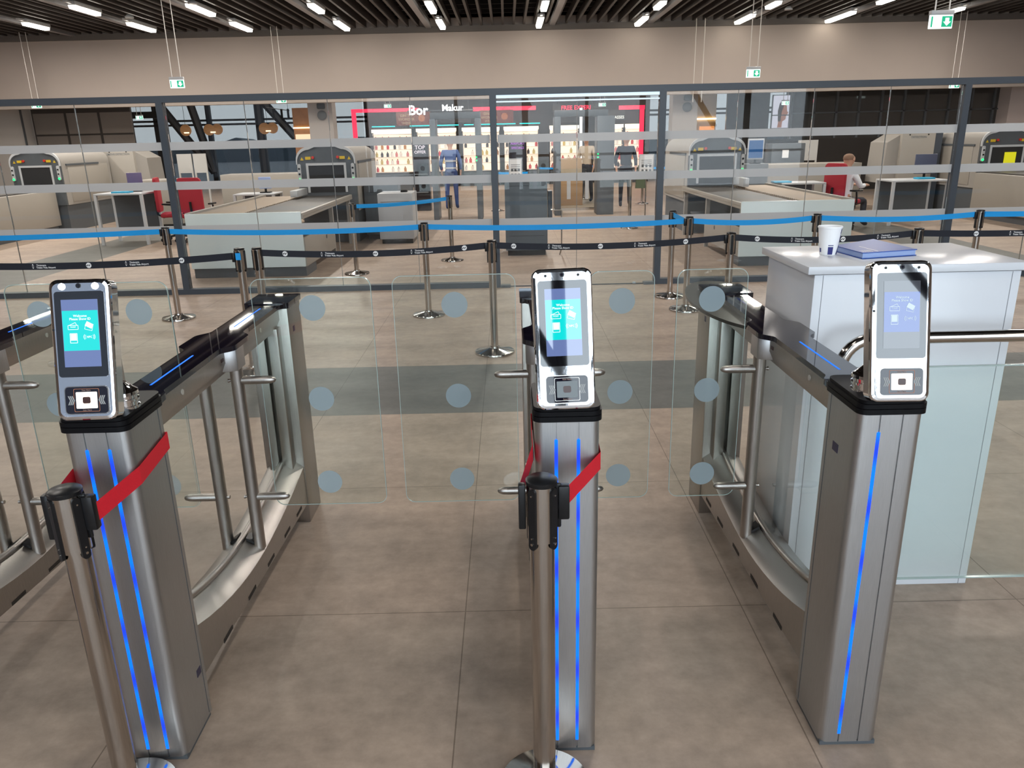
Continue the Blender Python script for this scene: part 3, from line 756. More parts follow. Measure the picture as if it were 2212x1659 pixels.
    for zz in (.0752, .0262):
        tx = MB(); add_text(tx, 'Scan Here', .0052, lambda u, v: (.003+u, -.0023, zz+v)); tx.xf(TI); tx.build('reader_caption', mat('caption_grey', (.25, .15, .12), .5), rd, smooth=False)
    ln = MB().cyl((0, .001, .3315), (0, -.0014, .3315), .0062, n=20).xf(TI); lo = ln.build('camera_lens', BLACK, t)
    MB().cyl((0, -.001, .3315), (0, -.002, .3315), .0035, n=16).xf(TI).build('lens_glass', GLOSSB, lo)
    for sg in (-1, 1):
        q = MB().cyl((sg*.040, .001, .330), (sg*.040, -.0012, .330), .0085 if leds else .0035, n=16).xf(TI)
        q.build('flash_led' if leds else 'microphone_hole', emis('flash_led_white', (.80, .85, 1), 9) if leds else BLACK, t)
    sb = MB().cyl((-.0665, .001, .225), (-.0665, -.001, .225), .003, n=10).xf(TI); sb.build('light_sensor', BLACK, t)
    # chrome swivel foot behind the device, standing on the cap
    ft = MB().lathe([(.040, 0), (.040, .007), (.036, .009), (.036, .018), (.041, .020), (.041, .026), (.036, .028), (.036, .036), (.041, .038), (.040, .046), (.032, .052), (.022, .062), (.014, .070)], 32, (foot, .135, -.0135))
    ft.build('swivel_foot', CHROME, t)
    MB().tube([(foot, .132, .045), (foot*.7, .110, .080), (0, .078, .100)], .013, 14).build('neck', CHROME, t)
    MB().cyl((-.03, .055, .0), (-.03, .055, .012), .009, n=12).cyl((.03, .055, .0), (.03, .055, .012), .009, n=12).build('base_screws', CHROME, t)
    return t
terminal(-1.052, 'left scan terminal with teal welcome screen and two lit flash lights', True, 'teal', True, math.radians(2), 0, .030)
terminal(.134, 'central scan terminal, washed out by window glare, reader window unlit', False, 'teal', False, math.radians(0), -1.2)
terminal(.958, 'right scan terminal with blue welcome screen, in front of the white desk', False, 'blue', True, math.radians(-2), 0, -.026)

# ================================================================ WHITE DESK, CUP, FOLDER, HANDRAIL
dk = thing('service_desk', 'tall white laminate service desk at right behind the handrail', 'desk', (1.44, 2.945, 0))
MB().box(-.365, -.25, .0, .365, .245, 1.262).build('desk_body', DESKW, dk, .002)
MB().box(-.393, -.262, 1.265, .385, .255, 1.293).build('desk_top', DESKW, dk, .0025)
for q_ in (-.335, .333): MB().box(q_, -.2512, .0, q_+.002, -.2498, 1.26).build('panel_joint', mat('joint_line', (.25, .26, .28), .6), dk, smooth=False)
DTOP = 1.2935
cup = thing('paper_cup', 'white paper cup with dark blue print on the white desk', 'cup', (1.223, 2.962, DTOP))
prof = [(.030, .0), (.031, .004), (.0425, .100), (.0445, .101), (.0450, .104), (.0440, .107), (.0415, .105), (.0405, .098), (.029, .006)]
MB().lathe(prof, 48).build('cup_body', mat('white_paper', (.86, .86, .87), .55), cup)
CB = mat('cup_navy_print', (.018, .022, .16), .5)
def cup_patch(m, a0, a1, z0, z1, sk=0):
    rows_ = []
    for j in range(7):
        z = z0+(z1-z0)*j/6; r_ = .031+(.0425-.031)*z/.1+.0004
        rows_.append([(r_*math.cos(math.radians(a)), r_*math.sin(math.radians(a)), z) for a in [a0+sk*j/6+(a1-a0)*i/8 for i in range(9)]])
    m.grid(rows_)
cpz = MB(); cup_patch(cpz, 246, 277, .003, .032); cup_patch(cpz, 246, 277, .036, .039); cup_patch(cpz, 304, 325, .002, .036, 22); cup_patch(cpz, 318, 352, .080, .097); cup_patch(cpz, 322, 345, .045, .075); cup_patch(cpz, 185, 200, .01, .026)
cpz.build('cup_print', CB, cup)
bk = thing('blue_folder', 'royal blue glossy folder lying on the white desk beside the cup', 'folder', (1.40, 3.0, DTOP), 0)
FB = mat('blue_folder_cover', (.012, .065, .33), .30, 0, .05, 20, spec=.3)
cor = [(1.294, 2.823), (1.523, 2.881), (1.500, 3.190), (1.275, 3.03)]
loc_ = [(a-1.40, b2-3.0) for a, b2 in cor]
MB().prism(loc_, 'z', .0005, .003).prism(loc_, 'z', .021, .0235).build('folder_cover', FB, bk)
ins = [(a*.97, b2*.97) for a, b2 in loc_]
MB().prism(ins, 'z', .003, .021).build('page_block', mat('pale_blue_pages', (.30, .40, .66), .5), bk)
dm = MB()
def FBm(u, v):
    a = Vector(loc_[0]); e1 = (Vector(loc_[1])-a); e2 = (Vector(loc_[3])-a); p_ = a+e1*u+e2*v; return (p_.x, p_.y, .0240)
dm._add([FBm(.30, .06), FBm(.32, .06), FBm(.32, .70), FBm(.30, .70)], [(0, 1, 2, 3)])
for k in range(5): dm._add([FBm(.06+.04*k, .08), FBm(.075+.04*k, .08), FBm(.075+.04*k, .22), FBm(.06+.04*k, .26)], [(0, 1, 2, 3)])
dm.build('cover_print', WHITEP, bk, smooth=False)

hr = thing('handrail', 'chrome tube handrail with a glass infill panel in front of the white desk', 'handrail', (1.13, 2.53, 0))
pts = [(0, 0, 0), (0, 0, .97)]
for i in range(1, 9):
    a = math.pi/2*i/8; pts.append((.10-.10*math.cos(a), 0, .97+.10*math.sin(a)))
pts += [(.9, 0, 1.07), (1.7, 0, 1.07)]
MB().tube(pts, .021, 20).build('rail_tube', POLISH, hr)
MB().cyl((1.7, 0, 0), (1.7, 0, 1.07), .021, n=20).build('end_post', POLISH, hr)
MB().lathe([(.045, 0), (.045, .008), (.022, .012)], 24).build('floor_flange', POLISH, hr)
gp = MB().box(.03, -.005, .135, 1.66, .005, .965).build('infill_glass', GLASSF, hr, smooth=False)
MB().box(.03, -.0055, .132, 1.66, .0055, .136).box(.03, -.0055, .964, 1.66, .0055, .968).build('glass_edge_line', GLASSE, gp, smooth=False)

# ================================================================ HALL BEHIND THE GLASS
YELL = mat('warning_yellow', (.62, .42, .02), .5); REDB = mat('stop_button_red', (.55, .03, .015), .4)
def scanner(x, y, label, w_=1.03, flip=1, hd=2.1, tunnel=.62):
    """X-ray scanner: local x across the front, y away; front face at y = 0"""
    t = thing('xray_scanner', label, 'baggage scanner', (x, y, 0), 0, 'baggage x-ray scanners')
    h = 1.76; z0 = .55
    pts = [(-w_/2, z0), (-w_/2, 1.40)]
    for i in range(9):
        a = math.pi - math.pi*i/8*.5; pts.append((-w_/2+.22+.22*math.cos(a), 1.42+.22*math.sin(a)))
    for i in range(7): q = -w_/2+.22+(w_-.44)*i/6; pts.append((q, 1.64+.08*math.sin(math.pi*i/6)))
    for i in range(9):
        a = math.pi/2 - math.pi*i/8*.5; pts.append((w_/2-.22+.22*math.cos(a), 1.42+.22*math.sin(a)))
    pts += [(w_/2, 1.40), (w_/2, z0)]
    MB().prism(pts, 'y', .05, hd).build('hood', BEIGE2, t)
    MB().prism([(a*.985, z0+(b2-z0)*.985) for a, b2 in pts], 'y', .0, .05).build('front_face', DGREY, t)
    MB().prism([(a*1.0+0, b2+.012) for a, b2 in pts if b2 > 1.38] + [(w_/2, 1.36), (w_/2*.965, 1.36)] + [(a*.965, (b2-1.38)*.95+1.36) for a, b2 in reversed([p_ for p_ in pts if p_[1] > 1.38])] + [(-w_/2*.965, 1.36), (-w_/2, 1.36)], 'y', -.02, .03).build('face_trim', LGREY, t)
    for sx in (-1, 1):
        MB().box(sx*(w_/2+.012), .25, .60, sx*(w_/2-.01), hd-.12, 1.36).build('side_panel', BEIGE, t, .006)
        MB().box(sx*(w_/2+.022), .2, 1.36, sx*(w_/2-.01), hd*.75, 1.40).build('panel_lip', DGREY, t)
    tn = MB(); tw = tunnel; zt = 1.34; zb = .88
    tn.prism([(-tw/2-.04, zb), (-tw/2-.04, zt+.04), (tw/2+.04, zt+.04), (tw/2+.04, zb), (tw/2, zb), (tw/2, zt), (-tw/2, zt), (-tw/2, zb)], 'y', -.015, .02)
    tn.build('tunnel_frame', LGREY, t)
    MB().box(-tw/2, -.006, zb, tw/2, .012, zt).build('lead_curtain', mat('rubber_curtain', (.012, .013, .015), .6), t)
    s1 = MB().box(-w_*.34, -.012, 1.44, -w_*.25, .0, 1.49).box(w_*.24, -.012, 1.44, w_*.33, .0, 1.49).build('warning_label', YELL, t)
    for sx in (-1, 1):
        MB().cyl((sx*w_*.21, -.03, 1.475), (sx*w_*.21, .0, 1.475), .024, n=14).build('stop_button', REDB, t)
        q = MB(); q._add([(sx*w_*.40-.03, -.004, 1.43), (sx*w_*.40+.03, -.004, 1.43), (sx*w_*.40, -.004, 1.485)], [(0, 1, 2)]); q.build('hazard_sign', YELL, t, smooth=False)
        lp = MB().prism(rrect(.055, .30, .026, 5, sx*w_*.455, 1.22), 'y', -.035, .0).build('lamp_column', LGREY, t)
        MB().cyl((sx*w_*.455, -.05, 1.105), (sx*w_*.455, -.03, 1.105), .022, n=14).build('green_lamp', GREENL, lp)
        MB().cyl((sx*w_*.455, -.042, 1.20), (sx*w_*.455, -.03, 1.20), .018, n=12).cyl((sx*w_*.455, -.042, 1.29), (sx*w_*.455, -.03, 1.29), .018, n=12).build('control_button', BLACK, lp)
    MB().box(-w_/2+.03, .03, 0, w_/2-.03, hd-.05, .55).build('base_cabinet', DGREY, t)
    return t
scanner(-9.98, 17.0, 'baggage scanner at the far left with a dark arched front', 1.06)
scanner(-3.17, 14.05, 'baggage scanner behind the left conveyor table, left of centre')
scanner(3.72, 14.2, 'baggage scanner right of centre behind the glass', 1.0)
scanner(9.98, 16.0, 'baggage scanner at the far right with a yellow sheet on it', 1.06)
tag(MB().box(9.93, 15.972, 1.0, 10.16, 15.982, 1.24).build('yellow_notice', emis('yellow_sheet', (.75, .72, .01), .35, (.8, .75, .02))), 'bright yellow sheet taped on the far right scanner', 'notice')

# rear scanner cabinets
def rear_cabinet(x, y, flip, label):
    t = thing('scanner_cabinet', label, 'scanner cabinet', (x, y, 0), 0, 'tall rear scanner cabinets')
    MB().box(-.36, 0, 0, .36, .9, 1.72).build('cabinet_body', BEIGE, t, .01)
    MB().prism([(.36*flip, .6), (.36*flip, 1.60), (.62*flip, 1.45), (.66*flip, .6)], 'y', .1, .9).build('side_wing', BEIGE2, t)
    MB().box(-.36*flip-.16*flip, .02, 0, -.36*flip, .8, 1.74).build('dark_end_panel', SLATE, t)
    tx = MB(); add_text(tx, 'SMITHS DETECTION' if flip > 0 else 'DETECTION', .06, lambda u, v: (u, -.002, 1.55+v)); tx.build('maker_lettering', MGREY, t, smooth=False)
    MB().cyl((-.2, -.004, 1.60), (-.2, 0, 1.60), .015, n=10).cyl((.2, -.004, 1.60), (.2, 0, 1.60), .015, n=10).build('lock', BLACK, t)
rear_cabinet(-9.25, 19.2, 1, 'beige scanner cabinet right of the far left scanner')
rear_cabinet(8.85, 17.3, -1, 'beige scanner cabinet behind the seated officer, reflecting warm light')

# long roller conveyors in front of scanners B and C
ROLL = mat('roller_steel', (.30, .25, .20), .6, .6); BELTM = mat('conveyor_belt_rubber', (.06, .055, .05), .5)
def conveyor(x0, x1, y0, y1, side, label):
    t = thing('conveyor_table', label, 'conveyor', (x0, y0, 0), 0, 'conveyor tables of the scanners')
    W = x1-x0; D = y1-y0; H = .86
    rx = (0, W*.45) if side > 0 else (W*.55, W)      # roller half
    bx = (W*.45, W) if side > 0 else (0, W*.55)      # belt half
    MB().box(0, 0, .13, W*.99, .03, H).build('end_panel', PALE, t, .008)
    MB().box(.02, .03, 0, W-.02, .6, .13).build('plinth', DGREY, t)
    fr = MB().box(bx[0], 0.03, H-.10, bx[1], D, H-.06); fr.box(0 if side > 0 else W-.05, .03, H-.09, .05 if side > 0 else W, D, H+.01)
    fr.box(W-.05 if side > 0 else 0, .03, H-.07, W if side > 0 else .05, D, H-.02)
    fr.build('side_frame', BEIGE, t, .004)
    MB().box(bx[0]+.03, .03, H-.06, bx[1]-.03, D, H-.03).build('belt_surface', BELTM, t)
    ro = MB(); n_ = int(D/.085)
    for k in range(n_): yy = .10+k*(D-.15)/n_; ro.cyl((rx[0]+.05, yy, H-.045), (rx[1], yy, H-.045), .028, n=8)
    o = ro.build('rollers', ROLL, t); o['kind'] = 'stuff'
    sx = W-.03 if side > 0 else 0
    MB().box(sx, .03, .13, sx+.03, 1.9, .52).build('side_door', BEIGE, t, .006)
    MB().cyl((sx+(.03 if side > 0 else 0), 1.3, .38), (sx+(.035 if side > 0 else -.005), 1.3, .38), .03, n=14).build('door_lock', DGREY, t)
    tr = MB().box(bx[0]+.1, .3, .40, bx[1]-.06, D-.3, .43); tr.build('lower_shelf', DGREY, t)
    MB().box(bx[0]+.06, .04, .13, bx[1]-.06, .9, .40).build('drive_box', MGREY, t)
    lg = [(W-.06, 2.0), (W-.06, D-.1), (.06, D-.1), (.06, 2.0)]
    for a, b2 in lg: MB().box(a-.03, b2-.03, 0, a+.03, b2+.03, H-.09).build('leg', BEIGE2, t)
    return t
conveyor(-4.30, -2.74, 10.45, 13.95, 1, 'long conveyor table with pale end panel left of centre')
conveyor(3.10, 4.62, 10.45, 14.1, -1, 'long conveyor table with pale end panel right of centre')
MB_ = MB().box(-9.75-.9, 14.4, .12, -9.6, 16.9, .87)
ca = thing('conveyor_table', 'beige closed conveyor cabinet at the far left', 'conveyor', (-10.2, 15.6, 0), 0, 'conveyor tables of the scanners')
MB().box(-.6, -2.4, .14, .6, 1.3, .86).build('cabinet_body', BEIGE, ca, .01); MB().box(-.55, -2.3, 0, .55, 1.25, .14).build('plinth', DGREY, ca); MB().box(-.5, -2.3, .86, .5, 1.3, .885).build('belt_surface', BELTM, ca)
cd_ = thing('conveyor_table', 'beige closed conveyor cabinet at the far right', 'conveyor', (10.0, 14.6, 0), 0, 'conveyor tables of the scanners')
MB().box(-.65, -2.4, .14, .65, 1.3, .86).build('cabinet_body', BEIGE, cd_, .01); MB().box(-.6, -2.3, 0, .6, 1.25, .14).build('plinth', DGREY, cd_); MB().box(-.55, -2.3, .86, .55, 1.3, .885).build('belt_surface', BELTM, cd_)
tag(MB().box(-3.62, 13.2, .861, -3.5, 13.9, .97).build('white_tray_stop', LGREY, bevel=.01), 'small white end stop on the left conveyor before the scanner', 'tray stop')
tag(MB().box(3.95, 13.3, .86, 4.05, 13.9, 1.0).build('white_tray_stop', LGREY, bevel=.01), 'small white end stop on the right conveyor before the scanner', 'tray stop')

# desks and office chairs
def work_desk(x, y, label, w_=.95, d=.7, h=.80):
    t = thing('work_desk', label, 'desk', (x, y, 0), 0, 'officer desks')
    MB().box(-w_/2, -d/2, h-.03, w_/2, d/2, h).build('desk_top', LGREY, t, .004)
    for sx in (-1, 1):
        for sy in (-1, 1): MB().box(sx*(w_/2-.05), sy*(d/2-.05), 0, sx*(w_/2), sy*(d/2), h-.03).build('leg', LGREY, t)
    MB().box(-w_/2+.05, d/2-.06, .15, w_/2-.05, d/2-.04, h-.03).build('modesty_panel', DGREY, t)
    return t
work_desk(-7.05, 14.7, 'white desk left of the left post, beside red chairs', .88, .7, .92)
work_desk(7.65, 15.0, 'white desk of the seated officer', 1.05, .7, .82)
work_desk(-4.9, 15.6, 'small white desk behind the left conveyor rail', .8, .6, .80)
work_desk(5.35, 14.6, 'small white desk behind the right conveyor rail', .8, .6, .84)
def office_chair(x, y, rz, label):
    t = thing('office_chair', label, 'office chair', (x, y, 0), rz, 'red office chairs')
    m = MB().box(-.23, -.22, .45, .23, .25, .53); m.build('seat', REDF, t, .03)
    rows_ = []
    m = MB().prism(rrect(.44, .62, .07, 5, 0, .86), 'y', -.27, -.21); m.build('backrest', REDF, t, .012)
    MB().tube([(0, -.18, .44), (0, -.29, .50), (0, -.30, .75)], .022, 10).build('back_bracket', BLACK, t)
    for sx in (-1, 1):
        MB().tube([(sx*.22, .05, .46), (sx*.28, .05, .48), (sx*.29, .0, .68), (sx*.28, -.16, .70), (sx*.29, .16, .69)], .016, 8).build('armrest', BLACK, t)
    MB().cyl((0, 0, .10), (0, 0, .45), .028, n=14).build('gas_post', BLACK, t)
    for k in range(5):
        a = 2*math.pi*k/5; l = MB().tube([(0, 0, .11), (.28*math.cos(a), .28*math.sin(a), .075)], [.025, .015], 8).build('base_spoke', BLACK, t)
        MB().cyl((.28*math.cos(a)-.012, .28*math.sin(a), .032), (.28*math.cos(a)+.012, .28*math.sin(a), .032), .031, n=12).build('caster', BLACK, l)
    return t
office_chair(-5.74, 14.6, 0, 'red office chair seen from behind, right of the left post')
office_chair(-6.28, 14.85, math.radians(-75), 'red office chair seen side-on, left of the left post')
office_chair(6.1, 14.4, math.radians(-60), 'red office chair of the seated officer')
tb = thing('visitor_chair', 'dark swivel chair base showing right of the white desk', 'office chair', (2.42, 4.3, 0))
for k in range(5):
    a = 2*math.pi*k/5+.3; l = MB().tube([(0, 0, .13), (.28*math.cos(a), .28*math.sin(a), .09)], [.025, .018], 8).build('base_spoke', BLACK, tb)
    MB().cyl((.28*math.cos(a)-.015, .28*math.sin(a), .038), (.28*math.cos(a)+.015, .28*math.sin(a), .038), .037, n=14).build('caster', BLACK, l)
MB().cyl((0, 0, .10), (0, 0, .46), .028, n=14).build('gas_post', BLACK, tb)
MB().box(-.22, -.22, .46, .22, .22, .54).build('seat', mat('black_fabric', (.015, .015, .018), .9), tb, .03)
MB().prism(rrect(.42, .5, .07, 5, 0, .85), 'y', .2, .26).build('backrest', MATS['black_fabric'], tb, .012)
for x, y, z, l in ((-7.05, 14.55, .92, 'light blue tray on the left white desk'), (7.85, 14.95, .82, 'light blue tray on the officer desk'), (5.0, 14.5, .84, 'light blue item on the small right desk')):
    tag(MB().box(-.16, -.1, .0005, .16, .1, .03).build('blue_tray', mat('sky_blue_plastic', (.02, .34, .55), .5), loc=(x, y, z), bevel=.006), l, 'tray')
# monitors
def monitor(x, y, z, label, w_=.42, h=.30, rz=0, m_=None, depth=.03):
    t = thing('monitor', label, 'monitor', (x, y, z), rz)
    MB().box(-w_/2, 0, .08, w_/2, depth, .08+h).build('monitor_case', m_ or mat('dark_blue_case', (.06, .07, .12), .5), t, .01)
    MB().box(-.02, .01, .02, .02, .03, .12).build('stand_neck', BLACK, t); MB().box(-.10, -.06, 0, .10, .10, .02).build('stand_foot', BLACK, t, .004)
    return t
monitor(8.0, 15.25, .82, 'dark monitor back on the officer desk', .40, .36, math.radians(-5))
monitor(-6.95, 14.9, .92, 'purple-grey monitor on the left white desk', .26, .26, math.radians(20), mat('purple_case', (.12, .09, .20), .5))
bs = monitor(5.02, 16.2, 1.12, 'blue monitor standing beside the right scanner', .33, .40, 0, mat('screen_frame_pale', (.5, .52, .55), .5))
MB().box(-.14, -.004, .11, .14, -.001, .45).build('blue_screen', emis('blue_screen_glow', (.02, .12, .34), .7), bs)
monitor(-4.75, 15.6, .8, 'small monitor with pale blue screen left of the scanner', .24, .22, 0, mat('pale_blue_case', (.30, .38, .62), .5))

# equipment cabinets and counters in the hall
def cabinet(x, y, w_, d, h, label, m_=None, name='equipment_cabinet', door=True):
    t = thing(name, label, 'cabinet', (x, y, 0), 0)
    MB().box(-w_/2, -d/2, .08, w_/2, d/2, h).build('cabinet_body', m_ or SLATE, t, .01)
    MB().box(-w_/2+.03, -d/2+.03, 0, w_/2-.03, d/2-.03, .08).build('plinth', BLACK, t)
    if door: MB().box(-w_/2+.05, -d/2-.006, .30, w_/2-.05, -d/2, .304).box(-w_/2+.05, -d/2-.006, h-.14, w_/2-.05, -d/2, h-.136).build('door_gap', BLACK, t)
    return t
kc = cabinet(.275, 12.25, .64, .7, 1.18, 'dark slate cabinet behind the sliding glass door', mat('slate_cabinet', (.095, .115, .135), .45))
MB().box(.34, -.25, .45, .40, .0, .95).build('side_bracket', SLATE, kc)
hb = thing('support_bar', 'thin bent chrome bar right of the dark slate cabinet', 'bar', (.73, 11.9, 0))
MB().tube([(-.08, 0, .68), (.06, 0, .68), (.08, 0, .66), (.08, 0, .10), (.05, 0, 0)], .011, 10).build('bent_tube', POLISH, hb)
cabinet(-2.30, 15.6, .62, 2.4, .98, 'dark conveyor cabinet left of the pale podium', DGREY)
pc = cabinet(-1.95, 13.0+1.0, .60, .7, .86, 'pale grey podium behind the blue inner belt', mat('pale_podium', (.36, .37, .38), .5), 'podium')
tag(MB().box(-1.88, 13.9, .862, -1.76, 14.0, .90).build('desk_stapler', BLACK, bevel=.01), 'small black device on the pale grey podium', 'device')
for x, y, w_, l in ((-5.6, 19.6, 2.6, 'beige low counter behind the red chairs'), (-3.95, 17.8, 1.2, 'beige low counter left of the central left scanner'), (6.6, 18.4, 2.8, 'beige low counter behind the seated officer'), (-7.6, 17.6, .9, 'beige low counter by the left post')):
    cabinet(x, y, w_, .8, 1.02, l, BEIGE, 'counter', False)
cabinet(5.02, 16.3, .5, .4, 1.118, 'grey equipment trolley under the blue monitor', MGREY)
for x, l, h in ((5.75, 'dark upright equipment beside the blue monitor', 1.35), (6.75, 'dark cabinet with paper notice behind the officer', 1.45)):
    cabinet(x, 19.5, .8, .5, h, l, DGREY)
tag(MB().box(6.6, 19.22, 1.12, 6.75, 19.23, 1.30).build('paper_notice', WHITEP), 'white paper notice on the dark cabinet behind the officer', 'notice')
for x, w_, l in ((-8.42, .38, 'left pale board leaning behind the left desk'), (-8.02, .34, 'right pale board leaning behind the left desk')):
    tag(MB().box(-w_/2, 0, 1.02, w_/2, .04, 1.5).box(-w_/2, 0, 0, -w_/2+.04, .04, 1.02).box(w_/2-.04, 0, 0, w_/2, .04, 1.02).build('display_board', mat('pale_board', (.46, .45, .43), .7), loc=(x, 21, 0)), l, 'board')
tag(MB().box(-.25, 0, 1.0, .25, .04, 1.50).box(-.25, 0, 0, -.21, .04, 1.0).box(.21, 0, 0, .25, .04, 1.0).build('display_board', MATS['pale_board'], loc=(7.72, 20.6, 0)), 'pale board standing behind the seated officer', 'board')

# walk-through metal detectors
def detector(xa, xb, y, label, wa=.12, wb_=.12, h=2.14):
    t = thing('metal_detector', label, 'metal detector', ((xa+xb)/2, y, 0)); c_ = (xb-xa)/2
    for sx, w_ in ((-1, wa), (1, wb_)): MB().box(sx*c_-w_/2, -.3, 0, sx*c_+w_/2, .3, h).build('side_panel', mat('detector_grey', (.10, .115, .13), .45), t, .01)
    MB().box(-c_-.06, -.12, h, c_+.06, .12, h+.14).build('crosspiece', DGREY, t, .01)
    for z in (1.25, 1.32): MB().box(c_-wb_/2-.004, -.304, z, c_-wb_/2+.03, -.300, z+.03).build('status_lamp', GREENL, t, smooth=False)
detector(-1.60, -.62, 17.9, 'walk-through metal detector left of the middle post')
detector(1.14, 2.22, 18.3, 'walk-through metal detector right of the middle post with wide right panel', .14, .38)

# notice stands
def notice_stand(x, y, z0, z1, w_, label):
    t = thing('notice_stand', label, 'notice stand', (x, y, 0), 0, 'white notice stands')
    MB().box(-w_/2, 0, z0, w_/2, .02, z1).build('notice_board', LGREY, t, .004)
    MB().box(-w_/2+.02, -.003, z0+.02, w_/2-.02, 0, z1-.02).build('poster_sheet', WHITEP, t)
    p_ = MB(); 
    for k in range(4): p_.box(-w_*.34, -.005, z1-.12-.035*k, w_*.34, -.003, z1-.11-.035*k)
    for a in (-.25, 0, .25): p_.box(w_*a-.02, -.005, z0+.06, w_*a+.02, -.003, z0+.11); p_.box(w_*a-.02, -.005, z0+.15, w_*a+.02, -.003, z0+.20)
    p_.build('poster_print', MGREY, t, smooth=False)
    MB().cyl((0, .01, .02), (0, .01, z0), .015, n=10).build('pole', POLISH, t); MB().lathe([(.15, 0), (.15, .015), (.03, .03)], 24, (0, .01, 0)).build('base', POLISH, t)
notice_stand(.155, 14.9, .98, 1.36, .25, 'white notice stand behind the dark slate cabinet')
notice_stand(2.77, 15.9, .96, 1.36, .30, 'white notice stand left of the right post')

# columns with speakers
for x, w_, l in ((-5.22, .68, 'left'), (5.05, .70, 'right')):
    o = struct(MB().box(x-w_/2, 23.0, 0, x+w_/2, 23.5, 2.9).box(x-w_/2, 23.0, 2.9, x+w_/2, 23.5, 5.6).build('wall_column_%s' % l, mat('column_paint', (.46, .425, .40), .7), smooth=False))
    t = tag(MB().lathe([(.13, 0), (.13, .04), (.10, .06)], 20).xf(Matrix.Rotation(math.pi/2, 4, 'X')).build('round_speaker', MGREY, loc=(x+.05, 22.998, 2.43)), 'round dark speaker on the %s beige column' % l, 'speaker')
    tag(MB().box(-.11, -.12, 0, .11, 0, .15).build('wall_camera', DGREY, bevel=.03, loc=(x+.05, 22.998, 2.60)), 'dark half-round fixture above the speaker on the %s column' % l, 'fixture')

# panelled dark wall at far left and dark shopfront glazing at right
pw = MB().box(-13.9, 24, 0, -11.0, 24.1, 5.6); pw.cur = 1
for i in range(3):
    for j, (za, zb) in enumerate(((.9, 2.05), (2.1, 2.68))):
        pw.box(-13.85+i*.98, 23.98, za, -12.95+i*.98, 24.0, zb)
struct(pw.build('wall_panelled', [mat('dark_brown_frame', (.035, .03, .027), .6), mat('brown_panel', (.21, .18, .155), .6)], smooth=False))
struct(MB().box(-17, 23.6, 0, -13.95, 24.2, 5.6).build('wall_pale_left', mat('pale_plaster', (.50, .46, .42), .7), smooth=False))
struct(MB().box(-13.97+.0, 23.55, 0, -13.93, 23.6, 5.6).build('trim_15', DGREY, smooth=False))
DARKW = mat('dark_shopfront', (.028, .026, .025), .25)
dw = MB().box(6.5, 24.0, 0, 7.75, 24.1, 5.6).box(7.75, 24.0, 0, 14.5, 24.1, 1.5)
struct(dw.build('wall_dark_right', DARKW, smooth=False))
gzr = MB()
for k in range(10): x = 8.42+k*.66; gzr.box(x-.03, 24.0, 1.5, x+.03, 24.1, 5.6)
gzr.box(8.4, 24.0, 2.2, 14.5, 24.08, 2.24)
o = struct(gzr.build('window_7', DGREY, smooth=False)); MB().box(8.42, 24.05, 1.5, 14.5, 24.06, 5.6).build('window_pane', mat('dark_reflective_glass', (.035, .035, .034), .05, 0, spec=.9), o, smooth=False)
struct(MB().box(14.5, 23.5, 0, 17, 24.2, 5.6).build('wall_pale_right', mat('pale_pink_wall', (.62, .52, .48), .6), smooth=False))
ps = thing('backlit_poster', 'backlit poster of a face in profile beside the dark wall at right', 'poster', (8.08, 23.96, 0))
MB().box(-.27, 0, 1.80, .27, .04, 2.74).build('poster_frame', DGREY, ps)
MB().box(-.24, -.004, 1.82, .24, 0, 2.72).build('poster_print', emis('poster_glow', (.62, .62, .72), .8), ps)
fc = MB(); fc._add([(-.02+a, -.007, 2.28+b2) for a, b2 in ((-.06, -.45), (-.02, -.18), (-.05, 0), (.0, .2), (.10, .30), (.17, .22), (.20, .02), (.24, -.05), (.19, -.10), (.17, -.22), (.08, -.28), (.07, -.45))], [tuple(range(12))]); fc.build('face_profile', emis('poster_skin', (.40, .17, .11), .6), ps, smooth=False)
hr_ = MB(); hr_._add([(-.05+a, -.009, 2.30+b2) for a, b2 in ((-.02, -.30), (-.04, 0), (.0, .2), (.10, .32), (.19, .24), (.12, .12), (.07, -.05), (.06, -.3))], [tuple(range(8))]); hr_.build('hair_shape', mat('poster_hair', (.05, .03, .025), .7), ps, smooth=False)
MB().box(-.27, -.012, 2.16, .27, -.004, 2.19).build('poster_bar', DGREY, ps)
# warm cafe corner right of the right column: wood wall, spots
struct(MB().box(5.85, 25.2, 0, 6.5, 25.4, 5.6).build('wall_wood_right', mat('pale_wood_wall', (.50, .36, .22), .5, 0, .08, 3), smooth=False))
tag(MB().box(5.9, 25.15, 2.12, 6.5, 25.2, 2.16).build('strip_light', emis('warm_strip', (1, .75, .42), 5)), 'warm strip light on the pale wood wall at right', 'lamp')
tag(MB().box(6.0, 25.14, 1.74, 6.45, 25.2, 1.92).build('food_picture', emis('food_glow', (.75, .28, .08), 1.2)), 'orange lit picture on the pale wood wall', 'picture')
for i, (x, z) in enumerate(((5.5, 2.42), (5.86, 2.46), (6.05, 2.56), (6.22, 2.56), (6.42, 2.38))):
    t = thing('spotlight', 'lit ceiling spotlight right of the right column, %s from left' % ordn[i], 'spotlight', (x, 26, z), 0, 'spotlights of the cafe corner')
    MB().cyl((0, 0, .03), (0, .06, .14), .05, n=12).build('spot_body', BLACK, t); MB().lathe([(.001, -.03), (.045, -.02), (.05, .03)], 14).build('spot_lens', emis('spot_glow', (1, .9, .75), 9), t)
    MB().cyl((0, .06, .14), (0, .06, 5.6-z), .008, n=6).build('spot_stem', BLACK, t)
